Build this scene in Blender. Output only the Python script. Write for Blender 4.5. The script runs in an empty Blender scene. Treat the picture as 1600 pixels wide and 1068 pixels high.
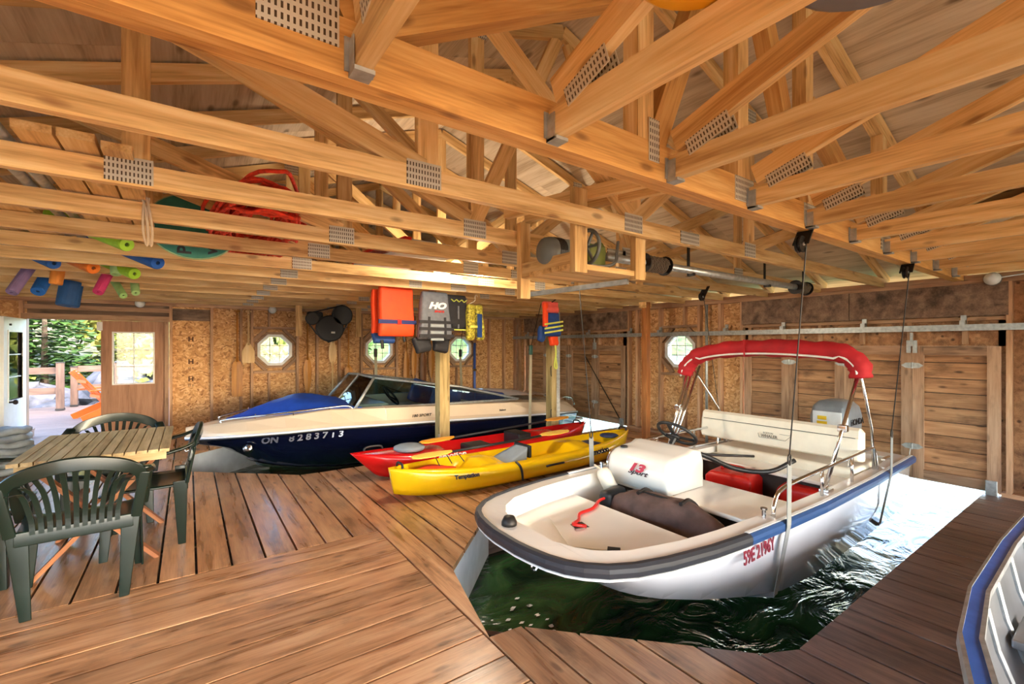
import bpy, math, random
from mathutils import Vector, Matrix
random.seed(7)
R = math.radians
SC = bpy.context.scene
COL = SC.collection
V = Vector
# ---------------------------------------------------------------- camera
EYE = 1.41
cam_d = bpy.data.cameras.new('camera'); cam = bpy.data.objects.new('camera', cam_d); COL.objects.link(cam)
cam_d.sensor_width = 36; cam_d.lens = 36 * 715 / 1600; cam_d.shift_y = 5 / 1600
cam_d.clip_start = .02; cam_d.clip_end = 600
cam.location = (0, 0, EYE); cam.rotation_euler = (R(90), 0, R(-35.25))
SC.camera = cam
# ---------------------------------------------------------------- sky, sun, exposure
W = bpy.data.worlds.new('sky'); SC.world = W; W.use_nodes = True
wn = W.node_tree.nodes; wl = W.node_tree.links
bg = wn['Background']; sky = wn.new('ShaderNodeTexSky'); sky.sky_type = 'NISHITA'
sky.sun_disc = False; sky.sun_elevation = R(32); sky.sun_rotation = R(152); sky.air_density = 1.0; sky.dust_density = 2.0
wl.new(sky.outputs[0], bg.inputs[0]); bg.inputs[1].default_value = .78
sun_d = bpy.data.lights.new('sun', 'SUN'); sun = bpy.data.objects.new('sun', sun_d); COL.objects.link(sun)
sun_d.energy = 1.0; sun_d.angle = R(.6); sun_d.color = (1, .93, .82)
sun.rotation_euler = V((-.42, .80, -.46)).to_track_quat('-Z', 'Y').to_euler()
vs = SC.view_settings
vs.view_transform = 'Standard'; vs.look = 'None'; vs.gamma = 1; vs.use_curve_mapping = False
vs.exposure = 2.0
# ---------------------------------------------------------------- helpers
def wm(o):
    m = o.matrix_basis.copy()
    return wm(o.parent) @ m if o.parent else m
def tag(o, label=None, cat=None, group=None, kind=None):
    if label: o['label'] = label
    if cat: o['category'] = cat
    if group: o['group'] = group
    if kind: o['kind'] = kind
    return o
def empty(name, loc=(0, 0, 0), rz=0, label=None, cat=None, group=None, kind=None):
    o = bpy.data.objects.new(name, None); COL.objects.link(o)
    o.location = loc; o.rotation_euler = (0, 0, rz); o.empty_display_size = .1
    o.matrix_basis = Matrix.Translation(V(loc)) @ Matrix.Rotation(rz, 4, 'Z')
    return tag(o, label, cat, group, kind)
def struct(name, **k): return empty(name, kind='structure', **k)
def copy_tree(o, parent=None):
    c = o.copy(); COL.objects.link(c); c.parent = parent
    for ch in [x for x in o.children]: copy_tree(ch, c)
    return c
def frame(d, up=V((0, 0, 1))):
    x = V(d).normalized(); up = V(up)
    if abs(x.dot(up.normalized())) > .999: up = V((0, 1, 0))
    y = up.cross(x).normalized(); z = x.cross(y)
    return x, y, z
class MB:
    def __init__(s): s.v = []; s.f = []
    def add(s, vs, fs):
        n = len(s.v); s.v += [tuple(p) for p in vs]; s.f += [tuple(i + n for i in q) for q in fs]; return s
    def box(s, c, d, m=None):
        x, y, z = [k / 2 for k in d]; c = V(c)
        p = [V((a, b, e)) for a in (-x, x) for b in (-y, y) for e in (-z, z)]
        if m is not None: p = [m @ q for q in p]
        return s.add([q + c for q in p], [(0, 1, 3, 2), (4, 6, 7, 5), (0, 4, 5, 1), (2, 3, 7, 6), (0, 2, 6, 4), (1, 5, 7, 3)])
    def bb(s, a, b): return s.box([(p + q) / 2 for p, q in zip(a, b)], [abs(q - p) for p, q in zip(a, b)])
    def beam(s, a, b, w, h, up=(0, 0, 1), w2=None, h2=None):
        a = V(a); b = V(b); x, y, z = frame(b - a, up); w2 = w if w2 is None else w2; h2 = h if h2 is None else h2
        p = [q + y * (i * ww / 2) + z * (j * hh / 2) for q, ww, hh in ((a, w, h), (b, w2, h2)) for i, j in ((-1, -1), (1, -1), (1, 1), (-1, 1))]
        return s.add(p, [(3, 2, 1, 0), (4, 5, 6, 7), (0, 1, 5, 4), (1, 2, 6, 5), (2, 3, 7, 6), (3, 0, 4, 7)])
    def tube(s, pts, r, n=8, closed=False):
        pts = [V(p) for p in pts]; m = len(pts); rings = []
        rr = r if isinstance(r, (list, tuple)) else [r] * m
        ref = None
        for i, p in enumerate(pts):
            t = (pts[(i + 1) % m] - pts[i - 1]) if closed else (pts[min(i + 1, m - 1)] - pts[max(i - 1, 0)])
            t.normalize()
            if ref is None:
                ref = V((0, 0, 1)) if abs(t.z) < .9 else V((0, 1, 0))
            u = (ref - t * ref.dot(t)); u.normalize(); w = t.cross(u); ref = u
            rings.append([p + u * (math.cos(2 * math.pi * k / n) * rr[i]) + w * (math.sin(2 * math.pi * k / n) * rr[i]) for k in range(n)])
        return s.loft(rings, True, not closed, closed)
    def loft(s, rings, ring_closed=True, caps=True, loop=False):
        n = len(rings[0]); m = len(rings); vs = [p for r in rings for p in r]; fs = []
        for i in range(m if loop else m - 1):
            j = (i + 1) % m
            for k in range(n if ring_closed else n - 1):
                l = (k + 1) % n; fs.append((i * n + k, i * n + l, j * n + l, j * n + k))
        if caps and ring_closed:
            fs.append(tuple(range(n - 1, -1, -1))); fs.append(tuple((m - 1) * n + k for k in range(n)))
        return s.add(vs, fs)
    def lathe(s, prof, c=(0, 0, 0), axis=(0, 0, 1), n=20):
        x, y, z = frame(axis, (0, 0, 1) if abs(V(axis).normalized().z) < .9 else (0, 1, 0)); c = V(c)
        return s.loft([[c + x * h + y * (r * math.cos(2 * math.pi * k / n)) + z * (r * math.sin(2 * math.pi * k / n)) for k in range(n)] for r, h in prof])
    def prism(s, poly, fn, a, b):
        n = len(poly); vs = [fn(p[0], p[1], a) for p in poly] + [fn(p[0], p[1], b) for p in poly]
        return s.add(vs, [tuple(range(n - 1, -1, -1)), tuple(range(n, 2 * n))] + [(i, (i + 1) % n, n + (i + 1) % n, n + i) for i in range(n)])
    def mesh(s, name):
        me = bpy.data.meshes.new(name); me.from_pydata(s.v, [], s.f); me.update(); return me
    def build(s, name, mat, parent=None, smooth=False, bevel=0, sub=0, world=False, fix=True, seg=2):
        import bmesh
        me = s.mesh(name)
        if fix:
            bm = bmesh.new(); bm.from_mesh(me); bmesh.ops.recalc_face_normals(bm, faces=bm.faces); bm.to_mesh(me); bm.free()
        o = bpy.data.objects.new(name, me); COL.objects.link(o); me.materials.append(mat)
        if smooth:
            for p in me.polygons: p.use_smooth = True
        if parent:
            o.parent = parent
            if world: o.matrix_basis = wm(parent).inverted()
        if bevel:
            b = o.modifiers.new('bevel', 'BEVEL'); b.width = bevel; b.segments = seg; b.limit_method = 'ANGLE'; b.angle_limit = R(40)
            for p in me.polygons: p.use_smooth = True
            wn_ = o.modifiers.new('wn', 'WEIGHTED_NORMAL'); wn_.keep_sharp = True
        if sub:
            m = o.modifiers.new('sub', 'SUBSURF'); m.levels = sub; m.render_levels = sub
        return o
_cache = {}
def board(name, a, b, w, h, mat, parent=None, up=(0, 0, 1), bev=0):
    """one length of timber in world space: local X runs along it, w is its width (local Y), h its depth (local Z)"""
    a = V(a); b = V(b); L = (b - a).length; key = (round(L, 3), round(w, 3), round(h, 3), mat.name)
    if key not in _cache:
        me = MB().box((0, 0, 0), (L, w, h)).mesh(name); me.materials.append(mat); _cache[key] = me
    o = bpy.data.objects.new(name, _cache[key]); COL.objects.link(o)
    x, y, z = frame(b - a, up)
    M = Matrix((x, y, z)).transposed().to_4x4(); M.translation = (a + b) / 2
    if parent: o.parent = parent; M = wm(parent).inverted() @ M
    o.matrix_basis = M
    return o
def text(name, s, size, mat, M, parent=None, depth=.002, shear=0, bold=0, sx=1):
    c = bpy.data.curves.new(name, 'FONT'); c.body = s; c.size = size; c.extrude = depth; c.align_x = 'CENTER'; c.align_y = 'CENTER'; c.shear = shear; c.offset = bold
    c.resolution_u = 3
    t = bpy.data.objects.new(name, c); COL.objects.link(t)
    dg = bpy.context.evaluated_depsgraph_get(); me = bpy.data.meshes.new_from_object(t.evaluated_get(dg))
    bpy.data.objects.remove(t); bpy.data.curves.remove(c)
    if sx != 1:
        for v in me.vertices: v.co.x *= sx
    me.materials.clear(); me.materials.append(mat)
    o = bpy.data.objects.new(name, me); COL.objects.link(o)
    if parent: o.parent = parent
    o.matrix_basis = M
    return o
def basis(x, y, loc):
    x = V(x).normalized(); z = x.cross(V(y)).normalized(); y = z.cross(x)
    M = Matrix((x, y, z)).transposed().to_4x4(); M.translation = V(loc); return M
def lerp(a, b, t): return a + (b - a) * t
def interp(tab, x):
    if x <= tab[0][0]: return tab[0][1]
    for (a, p), (b, q) in zip(tab, tab[1:]):
        if x <= b:
            t = (x - a) / (b - a); t = t * t * (3 - 2 * t) if False else t
            return p + (q - p) * t
    return tab[-1][1]
# ---------------------------------------------------------------- materials
MATS = {}
def newmat(name):
    m = bpy.data.materials.new(name); m.use_nodes = True; MATS[name] = m
    return m, m.node_tree.nodes, m.node_tree.links, m.node_tree.nodes['Principled BSDF']
def srgb(r, g, b): return tuple(((c / 255 + .055) / 1.055) ** 2.4 if c > 10 else c / 255 / 12.92 for c in (r, g, b)) + (1,)
def plain(name, col, rough=.5, metal=0, noise=.06, nscale=12, bump=0, coat=0, spec=.5):
    m, n, l, p = newmat(name); c = srgb(*col)
    p.inputs['Roughness'].default_value = rough; p.inputs['Metallic'].default_value = metal; p.inputs['Coat Weight'].default_value = coat
    p.inputs['Specular IOR Level'].default_value = spec
    tc = n.new('ShaderNodeTexCoord'); nz = n.new('ShaderNodeTexNoise'); nz.inputs['Scale'].default_value = nscale; nz.inputs['Detail'].default_value = 5
    l.new(tc.outputs['Object'], nz.inputs['Vector'])
    r = n.new('ShaderNodeValToRGB'); l.new(nz.outputs[0], r.inputs[0])
    r.color_ramp.elements[0].position = .3; r.color_ramp.elements[1].position = .7
    r.color_ramp.elements[0].color = tuple(k * (1 - noise * 2) for k in c[:3]) + (1,); r.color_ramp.elements[1].color = tuple(min(1, k * (1 + noise)) for k in c[:3]) + (1,)
    l.new(r.outputs[0], p.inputs['Base Color'])
    if bump:
        b = n.new('ShaderNodeBump'); b.inputs['Strength'].default_value = bump; b.inputs['Distance'].default_value = .01
        l.new(nz.outputs[0], b.inputs['Height']); l.new(b.outputs[0], p.inputs['Normal'])
    return m
def ramp(n, stops):
    r = n.new('ShaderNodeValToRGB'); e = r.color_ramp.elements
    while len(e) < len(stops): e.new(.5)
    for k, (pos, c) in zip(e, stops): k.position = pos; k.color = c if len(c) == 4 else tuple(c) + (1,)
    return r
def wood(name, dark, mid, light, rough=.55, var=.25, knots=.5, grain=1.0, stain=0, axis=0, spec=.4, knot_col=None, bump=.25):
    """timber: grain along local X (axis 0) / Y / Z, knots, fine fibres, each length shifted and toned at random"""
    m, n, l, p = newmat(name)
    p.inputs['Specular IOR Level'].default_value = spec
    tc = n.new('ShaderNodeTexCoord'); oi = n.new('ShaderNodeObjectInfo')
    add = n.new('ShaderNodeVectorMath'); add.operation = 'ADD'
    mu = n.new('ShaderNodeVectorMath'); mu.operation = 'SCALE'; mu.inputs[0].default_value = (37, 23, 51)
    l.new(oi.outputs['Random'], mu.inputs['Scale']); l.new(tc.outputs['Object'], add.inputs[0]); l.new(mu.outputs[0], add.inputs[1])
    def mapped(long, cross):
        mp = n.new('ShaderNodeMapping'); s = [cross * grain] * 3; s[axis] = long * grain; mp.inputs['Scale'].default_value = s
        l.new(add.outputs[0], mp.inputs[0]); return mp
    nz = n.new('ShaderNodeTexNoise'); nz.inputs['Scale'].default_value = 1; nz.inputs['Detail'].default_value = 6; nz.inputs['Distortion'].default_value = .6
    l.new(mapped(1.6, 16).outputs[0], nz.inputs['Vector'])
    nf = n.new('ShaderNodeTexNoise'); nf.inputs['Scale'].default_value = 1; nf.inputs['Detail'].default_value = 3
    l.new(mapped(6, 130).outputs[0], nf.inputs['Vector'])
    mix = n.new('ShaderNodeMix'); mix.data_type = 'FLOAT'; mix.inputs[0].default_value = .3
    l.new(nz.outputs[0], mix.inputs[2]); l.new(nf.outputs[0], mix.inputs[3])
    r = ramp(n, [(.33, srgb(*[k * .93 for k in dark])), (.5, srgb(*mid)), (.66, srgb(*light))]); l.new(mix.outputs[0], r.inputs[0])
    col = r.outputs[0]
    if knots:
        vo = n.new('ShaderNodeTexVoronoi'); vo.inputs['Scale'].default_value = 1; l.new(mapped(3.4, 9).outputs[0], vo.inputs['Vector'])
        kr = ramp(n, [(.08, (1, 1, 1)), (.17, (.0, 0, 0))]); l.new(vo.outputs['Distance'], kr.inputs[0])
        km = n.new('ShaderNodeMath'); km.operation = 'MULTIPLY'; km.inputs[1].default_value = knots; l.new(kr.outputs[0], km.inputs[0])
        mk = n.new('ShaderNodeMix'); mk.data_type = 'RGBA'; l.new(km.outputs[0], mk.inputs[0]); l.new(col, mk.inputs[6])
        mk.inputs[7].default_value = srgb(*(knot_col or [k * .4 for k in dark])); col = mk.outputs[2]
    if stain:
        ns = n.new('ShaderNodeTexNoise'); ns.inputs['Scale'].default_value = 2.2; ns.inputs['Detail'].default_value = 6; ns.inputs['Roughness'].default_value = .65
        l.new(mapped(1.2, 3).outputs[0], ns.inputs['Vector'])
        sr = ramp(n, [(.52, (0, 0, 0)), (.70, (stain,) * 3)]); l.new(ns.outputs[0], sr.inputs[0])
        ms = n.new('ShaderNodeMix'); ms.data_type = 'RGBA'; l.new(sr.outputs[0], ms.inputs[0]); l.new(col, ms.inputs[6])
        ms.inputs[7].default_value = srgb(*[k * .35 for k in dark]); col = ms.outputs[2]
    hv = n.new('ShaderNodeHueSaturation'); mr = n.new('ShaderNodeMapRange'); mr.inputs[3].default_value = 1 - var; mr.inputs[4].default_value = 1 + var
    l.new(oi.outputs['Random'], mr.inputs[0]); l.new(mr.outputs[0], hv.inputs['Value']); l.new(col, hv.inputs['Color'])
    l.new(hv.outputs[0], p.inputs['Base Color'])
    rr = n.new('ShaderNodeMapRange'); rr.inputs[3].default_value = rough - .1; rr.inputs[4].default_value = rough + .15; l.new(nz.outputs[0], rr.inputs[0]); l.new(rr.outputs[0], p.inputs['Roughness'])
    b = n.new('ShaderNodeBump'); b.inputs['Strength'].default_value = bump; b.inputs['Distance'].default_value = .004; l.new(mix.outputs[0], b.inputs['Height']); l.new(b.outputs[0], p.inputs['Normal'])
    return m
M_truss = wood('truss_pine', (188, 138, 78), (222, 180, 118), (238, 206, 150), .5, .16, .55, knot_col=(110, 55, 20))
M_girder = wood('girder_pine', (180, 120, 56), (210, 154, 84), (228, 180, 112), .5, .1, .6, knot_col=(90, 45, 15))
M_deck = wood('deck_cedar', (142, 98, 64), (186, 136, 94), (208, 162, 118), .28, .16, .55, stain=.5, spec=.5, knot_col=(60, 35, 20))
M_dock = wood('dock_weathered', (92, 70, 62), (122, 96, 84), (144, 116, 102), .42, .14, .4, stain=.5, spec=.5)
M_stud = wood('wall_stud', (156, 112, 80), (190, 146, 110), (208, 168, 132), .6, .18, .4)
M_cedar = wood('door_cedar', (134, 90, 58), (174, 126, 86), (198, 152, 110), .55, .16, .8, stain=.6, knot_col=(50, 26, 12))
M_frame = wood('door_frame', (140, 104, 78), (172, 134, 104), (190, 154, 124), .6, .12, .4, stain=.4)
M_ply = wood('roof_plywood', (176, 152, 122), (204, 184, 156), (220, 204, 180), .65, .14, .6, grain=.7, knot_col=(70, 45, 25))
M_header = wood('header_plywood', (98, 76, 62), (136, 108, 88), (164, 136, 112), .65, .2, .3, stain=.8, grain=.6)
M_post = wood('treated_post', (132, 110, 66), (166, 142, 92), (186, 164, 114), .6, .1, .5, axis=0)
M_table = wood('table_teak', (150, 124, 84), (190, 164, 118), (212, 190, 146), .5, .1, .2)
M_brownpost = wood('brown_post', (136, 80, 36), (170, 106, 54), (190, 128, 72), .55, .1, .4)
M_leg = wood('table_leg', (132, 78, 46), (164, 104, 66), (184, 128, 86), .5, .1, .2)
M_paddle_l = wood('paddle_pale', (200, 158, 104), (222, 184, 130), (236, 204, 156), .45, .08, 0, axis=2)
M_paddle_d = wood('paddle_amber', (160, 98, 34), (190, 124, 50), (206, 146, 70), .4, .08, 0, axis=2)
M_paddle_b = wood('paddle_brown', (86, 50, 28), (112, 68, 40), (136, 88, 56), .45, .08, 0, axis=2)
M_outdeck = wood('outside_deck', (92, 72, 62), (112, 90, 78), (128, 106, 94), .6, .12, .2)
M_orange = plain('orange_paint', (206, 88, 18), .45)
M_black = plain('black_rubber', (22, 22, 24), .5)
M_iron = plain('dark_iron', (48, 44, 42), .5, .6)
M_galv = plain('galvanised', (176, 178, 176), .38, .5, .14, 30)
M_chrome = plain('chrome', (222, 224, 226), .12, 1, .02)
M_white = plain('white_paint', (232, 232, 230), .4)
M_gel = plain('white_gelcoat', (238, 232, 222), .18, 0, .02, 3, coat=.4)
M_cream = plain('cream_vinyl', (232, 220, 198), .4, 0, .03)
M_gelcool = plain('hull_white', (226, 228, 232), .12, 0, .02, 3, coat=.6)
M_navy = plain('navy_gelcoat', (12, 16, 40), .1, 0, .1, 3, coat=.6)
M_tan = plain('tan_gelcoat', (222, 198, 168), .2, 0, .03, 3, coat=.4)
M_bluerail = plain('blue_rubrail', (40, 68, 112), .35)
M_darkrail = plain('charcoal_rubrail', (44, 46, 52), .4)
M_redcanvas = plain('red_canvas', (176, 16, 30), .75, 0, .12, 9, .4)
M_bluecanvas = plain('blue_canvas', (28, 74, 178), .6, 0, .12, 6, .35)
M_yellow = plain('yellow_kayak', (250, 200, 12), .26, 0, .03, 4, coat=.3)
M_red = plain('red_kayak', (214, 16, 22), .26, 0, .04, 4, coat=.3)
M_redplastic = plain('red_plastic', (206, 30, 22), .35)
M_orangered = plain('orange_vest', (244, 74, 20), .65, 0, .06, 14, .2)
M_grayvest = plain('grey_vest', (104, 108, 116), .7, 0, .1, 20, .2)
M_blackvest = plain('black_vest', (34, 34, 40), .7, 0, .1, 20, .2)
M_strapn = plain('navy_webbing', (30, 44, 104), .7)
M_bluevest = plain('blue_vest', (28, 66, 132), .7, 0, .08, 20, .2)
M_pink = plain('coral_vest', (238, 96, 84), .7)
M_lime = plain('lime_webbing', (206, 214, 96), .7)
M_camo = plain('yellow_camo', (188, 176, 60), .7, 0, .45, 40)
M_web = plain('sling_webbing', (176, 166, 140), .8)
M_webg = plain('grey_webbing', (132, 134, 132), .75)
M_green = plain('green_resin', (13, 32, 27), .28, 0, .08, 8, coat=.2)
M_greenm = plain('motor_green', (116, 124, 60), .45, 0, .12)
M_motor = plain('motor_grey', (112, 118, 116), .45)
M_teal = plain('teal_paint', (48, 128, 112), .6, 0, .15)
M_redrope = plain('red_rope', (236, 62, 30), .8, 0, .2, 30, .4)
M_rope = plain('pale_rope', (206, 184, 156), .85)
M_doorwhite = plain('white_door', (226, 232, 238), .35, 0, .03)
M_doorbrown = wood('brown_door', (146, 104, 78), (166, 122, 94), (180, 138, 110), .6, .02, 0, axis=2)
M_knob = plain('dark_knob', (60, 56, 54), .3, .8)
M_brownbag = plain('brown_bag', (98, 74, 66), .8, 0, .2, 10, .4)
M_blade = plain('orange_blade', (246, 164, 44), .4)
M_navypad = plain('navy_pad', (36, 52, 92), .6)
M_graypad = plain('grey_pad', (140, 150, 156), .6)
M_alu = plain('aluminium', (150, 152, 154), .35, .8, .1, 5)
M_shadow = plain('shade_and_seam', (50, 42, 38), .7)  # dark brown: painted shade under thwarts and in door gaps; also seam, notch
M_tarp = plain('grey_blue_tarp', (160, 172, 180), .6, 0, .25, 7, .5)
M_glasspane = None
def glassmat(name, tint=(.9, .95, .96), alpha=.25):
    m, n, l, p = newmat(name)
    t = n.new('ShaderNodeBsdfTransparent'); t.inputs[0].default_value = tint + (1,)
    g = n.new('ShaderNodeBsdfGlossy'); g.inputs['Roughness'].default_value = .02
    fr = n.new('ShaderNodeFresnel'); fr.inputs[0].default_value = 1.45
    mx = n.new('ShaderNodeMixShader'); l.new(fr.outputs[0], mx.inputs[0]); l.new(t.outputs[0], mx.inputs[1]); l.new(g.outputs[0], mx.inputs[2])
    l.new(mx.outputs[0], n['Material Output'].inputs[0]); return m
M_glass = glassmat('window_glass'); M_tint = glassmat('windshield_glass', (.62, .74, .78))
def osb(name):
    m, n, l, p = newmat(name); p.inputs['Roughness'].default_value = .7
    tc = n.new('ShaderNodeTexCoord'); oi = n.new('ShaderNodeObjectInfo')
    nz = n.new('ShaderNodeTexNoise'); nz.inputs['Scale'].default_value = 9; nz.inputs['Detail'].default_value = 2
    va = n.new('ShaderNodeVectorMath'); va.operation = 'MULTIPLY_ADD'; va.inputs[1].default_value = (.16,) * 3
    l.new(tc.outputs['Object'], nz.inputs['Vector']); l.new(nz.outputs['Color'], va.inputs[0]); l.new(tc.outputs['Object'], va.inputs[2])
    mp = n.new('ShaderNodeMapping'); mp.inputs['Scale'].default_value = (28, 28, 46); l.new(va.outputs[0], mp.inputs[0])
    vo = n.new('ShaderNodeTexVoronoi'); vo.inputs['Scale'].default_value = 1; l.new(mp.outputs[0], vo.inputs['Vector'])
    sp = n.new('ShaderNodeSeparateColor'); l.new(vo.outputs['Color'], sp.inputs[0])
    r = ramp(n, [(0, srgb(150, 100, 56)), (.12, srgb(188, 134, 82)), (.6, srgb(212, 160, 104)), (1, srgb(232, 190, 138))]); l.new(sp.outputs[0], r.inputs[0])
    hv = n.new('ShaderNodeHueSaturation'); mr = n.new('ShaderNodeMapRange'); mr.inputs[3].default_value = .86; mr.inputs[4].default_value = 1.06
    l.new(oi.outputs['Random'], mr.inputs[0]); l.new(mr.outputs[0], hv.inputs['Value']); l.new(r.outputs[0], hv.inputs['Color']); l.new(hv.outputs[0], p.inputs['Base Color'])
    b = n.new('ShaderNodeBump'); b.inputs['Strength'].default_value = .3; b.inputs['Distance'].default_value = .004; l.new(sp.outputs[1], b.inputs['Height']); l.new(b.outputs[0], p.inputs['Normal'])
    return m
M_osb = osb('strand_board')
def platemat(name):
    """toothed truss plate: zinc with rows of dark punched slots"""
    m, n, l, p = newmat(name); p.inputs['Metallic'].default_value = .2; p.inputs['Roughness'].default_value = .45
    tc = n.new('ShaderNodeTexCoord'); mp = n.new('ShaderNodeMapping'); mp.inputs['Scale'].default_value = (80, 80, 40); l.new(tc.outputs['Object'], mp.inputs[0])
    fr = n.new('ShaderNodeVectorMath'); fr.operation = 'FRACTION'; l.new(mp.outputs[0], fr.inputs[0])
    sx = n.new('ShaderNodeSeparateXYZ'); l.new(fr.outputs[0], sx.inputs[0])
    def band(o, a):
        g = n.new('ShaderNodeMath'); g.operation = 'LESS_THAN'; g.inputs[1].default_value = a; l.new(o, g.inputs[0]); return g.outputs[0]
    ad = n.new('ShaderNodeMath'); ad.operation = 'MULTIPLY'; l.new(band(sx.outputs[0], .42), ad.inputs[0]); l.new(band(sx.outputs[2], .6), ad.inputs[1])
    r = ramp(n, [(0, srgb(206, 198, 180)), (1, srgb(84, 66, 48))]); l.new(ad.outputs[0], r.inputs[0]); l.new(r.outputs[0], p.inputs['Base Color'])
    return m
M_plate = platemat('truss_plate')
def watermat():
    m, n, l, p = newmat('lake_water'); p.inputs['Roughness'].default_value = .06; p.inputs['IOR'].default_value = 1.33; p.inputs['Specular IOR Level'].default_value = .5
    tc = n.new('ShaderNodeTexCoord'); mp = n.new('ShaderNodeMapping'); mp.inputs['Scale'].default_value = (1.0, 1.5, 1); l.new(tc.outputs['Object'], mp.inputs[0])
    nz = n.new('ShaderNodeTexNoise'); nz.inputs['Scale'].default_value = 2.2; nz.inputs['Detail'].default_value = 5; nz.inputs['Distortion'].default_value = 1.2; l.new(mp.outputs[0], nz.inputs['Vector'])
    r = ramp(n, [(.35, srgb(18, 40, 24)), (.6, srgb(46, 82, 46)), (.8, srgb(96, 118, 78))]); l.new(nz.outputs[0], r.inputs[0]); l.new(r.outputs[0], p.inputs['Base Color'])
    b = n.new('ShaderNodeBump'); b.inputs['Strength'].default_value = .55; b.inputs['Distance'].default_value = .10; l.new(nz.outputs[0], b.inputs['Height']); l.new(b.outputs[0], p.inputs['Normal'])
    return m
M_water = watermat()
# ================================================================ the setting: deck, water, walls, roof
PITCH = .19
XR, YB, XW = 6.26, 8.73, -2.2
WATER = -.42
def slip1(x):
    if x < 1.2: return None
    d = x - 1.2; return (max(.97, 2.02 - 1.03 * d), min(3.38, 2.42 + d))
def slip2(x):
    if x < -.12: return None
    d = x + .12; return (max(5.38, 6.37 - .87 * d), min(8.2, 7.2 + .87 * d))
def slip3(x):
    if x < 1.45: return None
    return (-1.7, min(.33, -.3 + (x - 1.45) * 1.3))
floor = struct('floor', label='wooden boathouse deck of long planks around open boat slips')
def plank(q, mat):
    """q: four corners (x, y) in order; a deck plank with bevelled look, grain along the longer way"""
    c = sum((V((p[0], p[1], 0)) for p in q), V()) / 4
    alongY = max(p[1] for p in q) - min(p[1] for p in q) > max(p[0] for p in q) - min(p[0] for p in q)
    rz = R(90) if alongY else 0
    M = Matrix.Translation(c) @ Matrix.Rotation(rz, 4, 'Z'); Mi = M.inverted(); dz = random.uniform(-.0015, .0015)
    loc = [Mi @ V((p[0], p[1], 0)) for p in q]; e = .0012
    cc = sum(loc, V()) / 4
    ins = [V((p.x - math.copysign(e, p.x - cc.x), p.y - math.copysign(e, p.y - cc.y), 0)) for p in loc]
    b = MB(); b.add([(p.x, p.y, -.036) for p in loc] + [(p.x, p.y, -.0012 + dz) for p in loc] + [(p.x, p.y, dz) for p in ins],
        [(3, 2, 1, 0), (8, 9, 10, 11)] + [(i, (i + 1) % 4, 4 + (i + 1) % 4, 4 + i) for i in range(4)] + [(4 + i, 4 + (i + 1) % 4, 8 + (i + 1) % 4, 8 + i) for i in range(4)])
    o = b.build('plank', mat, floor); o.matrix_basis = M
g = .0045
n = 0
for k in range(36):                                             # boards along X, west end near the camera
    y1 = 3.43 - k * PITCH; y0 = y1 - PITCH
    plank([(XW, y0 + g), (1.176, y0 + g), (1.176, y1 - g), (XW, y1 - g)], M_deck)
def yboards(x0, x1, lo):
    g = .007
    a, b = x0 + g, x1 - g
    if b - a < .03: return
    ss = [s for s in ((slip3(a), slip3(b)), (slip1(a), slip1(b)), (slip2(a), slip2(b)))]
    cur = (lo, lo)
    for idx, (sa, sb) in enumerate(ss):
        if sa is None and sb is None: continue
        sa = sa or (sb[0] + .02, sb[0] + .02); sb = sb or sa
        if sa[0] < lo: continue
        emit(a, b, cur, (sa[0], sb[0]), idx, x0)
        cur = (sa[1], sb[1])
    emit(a, b, cur, (8.66, 8.66), 3, x0)
def emit(a, b, lo, hi, idx, x0):
    if min(hi) - max(lo) < .05: return
    mat = M_dock if (idx == 1 and x0 > 1.9) else M_deck
    cuts = [0, 1]
    L = min(hi) - max(lo)
    if L > 3.2: cuts = [0, random.choice((.45, .55, .62)), 1]
    for s, t in zip(cuts, cuts[1:]):
        e = .002
        plank([(a, lerp(lo[0], hi[0], s) + e), (b, lerp(lo[1], hi[1], s) + e), (b, lerp(lo[1], hi[1], t) - e), (a, lerp(lo[0], hi[0], t) - e)], mat)
x = 1.18
while x < 6.15:
    yboards(x, min(x + PITCH, 6.2), -3.4); x += PITCH
x = 1.18 - PITCH
while x > XW - .1:
    yboards(max(x, XW), x + PITCH, 3.432); x -= PITCH
# fascia boards down to the water round each slip
def fascia(a, b, mat, z0=-.42, z1=-.037, th=.03):
    board('fascia_board', (a[0], a[1], (z0 + z1) / 2), (b[0], b[1], (z0 + z1) / 2), th, z1 - z0, mat, floor)
M_fwhite = plain('white_fascia', (222, 226, 230), .3, 0, .08, 6)
for a, b, m in (((1.185, 2.02), (1.185, 2.43), M_dock), ((1.19, 2.435), (2.13, 3.395), M_fwhite), ((2.13, 3.4), (6.2, 3.4), M_dock), ((1.19, 2.0), (2.2, .955), M_dock), ((2.2, .95), (6.2, .95), M_dock),
                ((-.14, 6.38), (-.14, 7.2), M_fwhite), ((-.13, 6.36), (1.03, 5.36), M_dock), ((1.03, 5.36), (6.2, 5.36), M_dock), ((-.13, 7.22), (1.05, 8.22), M_fwhite), ((1.05, 8.22), (6.2, 8.22), M_dock),
                ((1.43, -.3), (1.93, .35), M_dock), ((1.93, .35), (6.2, .35), M_dock), ((1.43, -1.7), (1.43, -.3), M_dock)):
    fascia(a, b, m)
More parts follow.
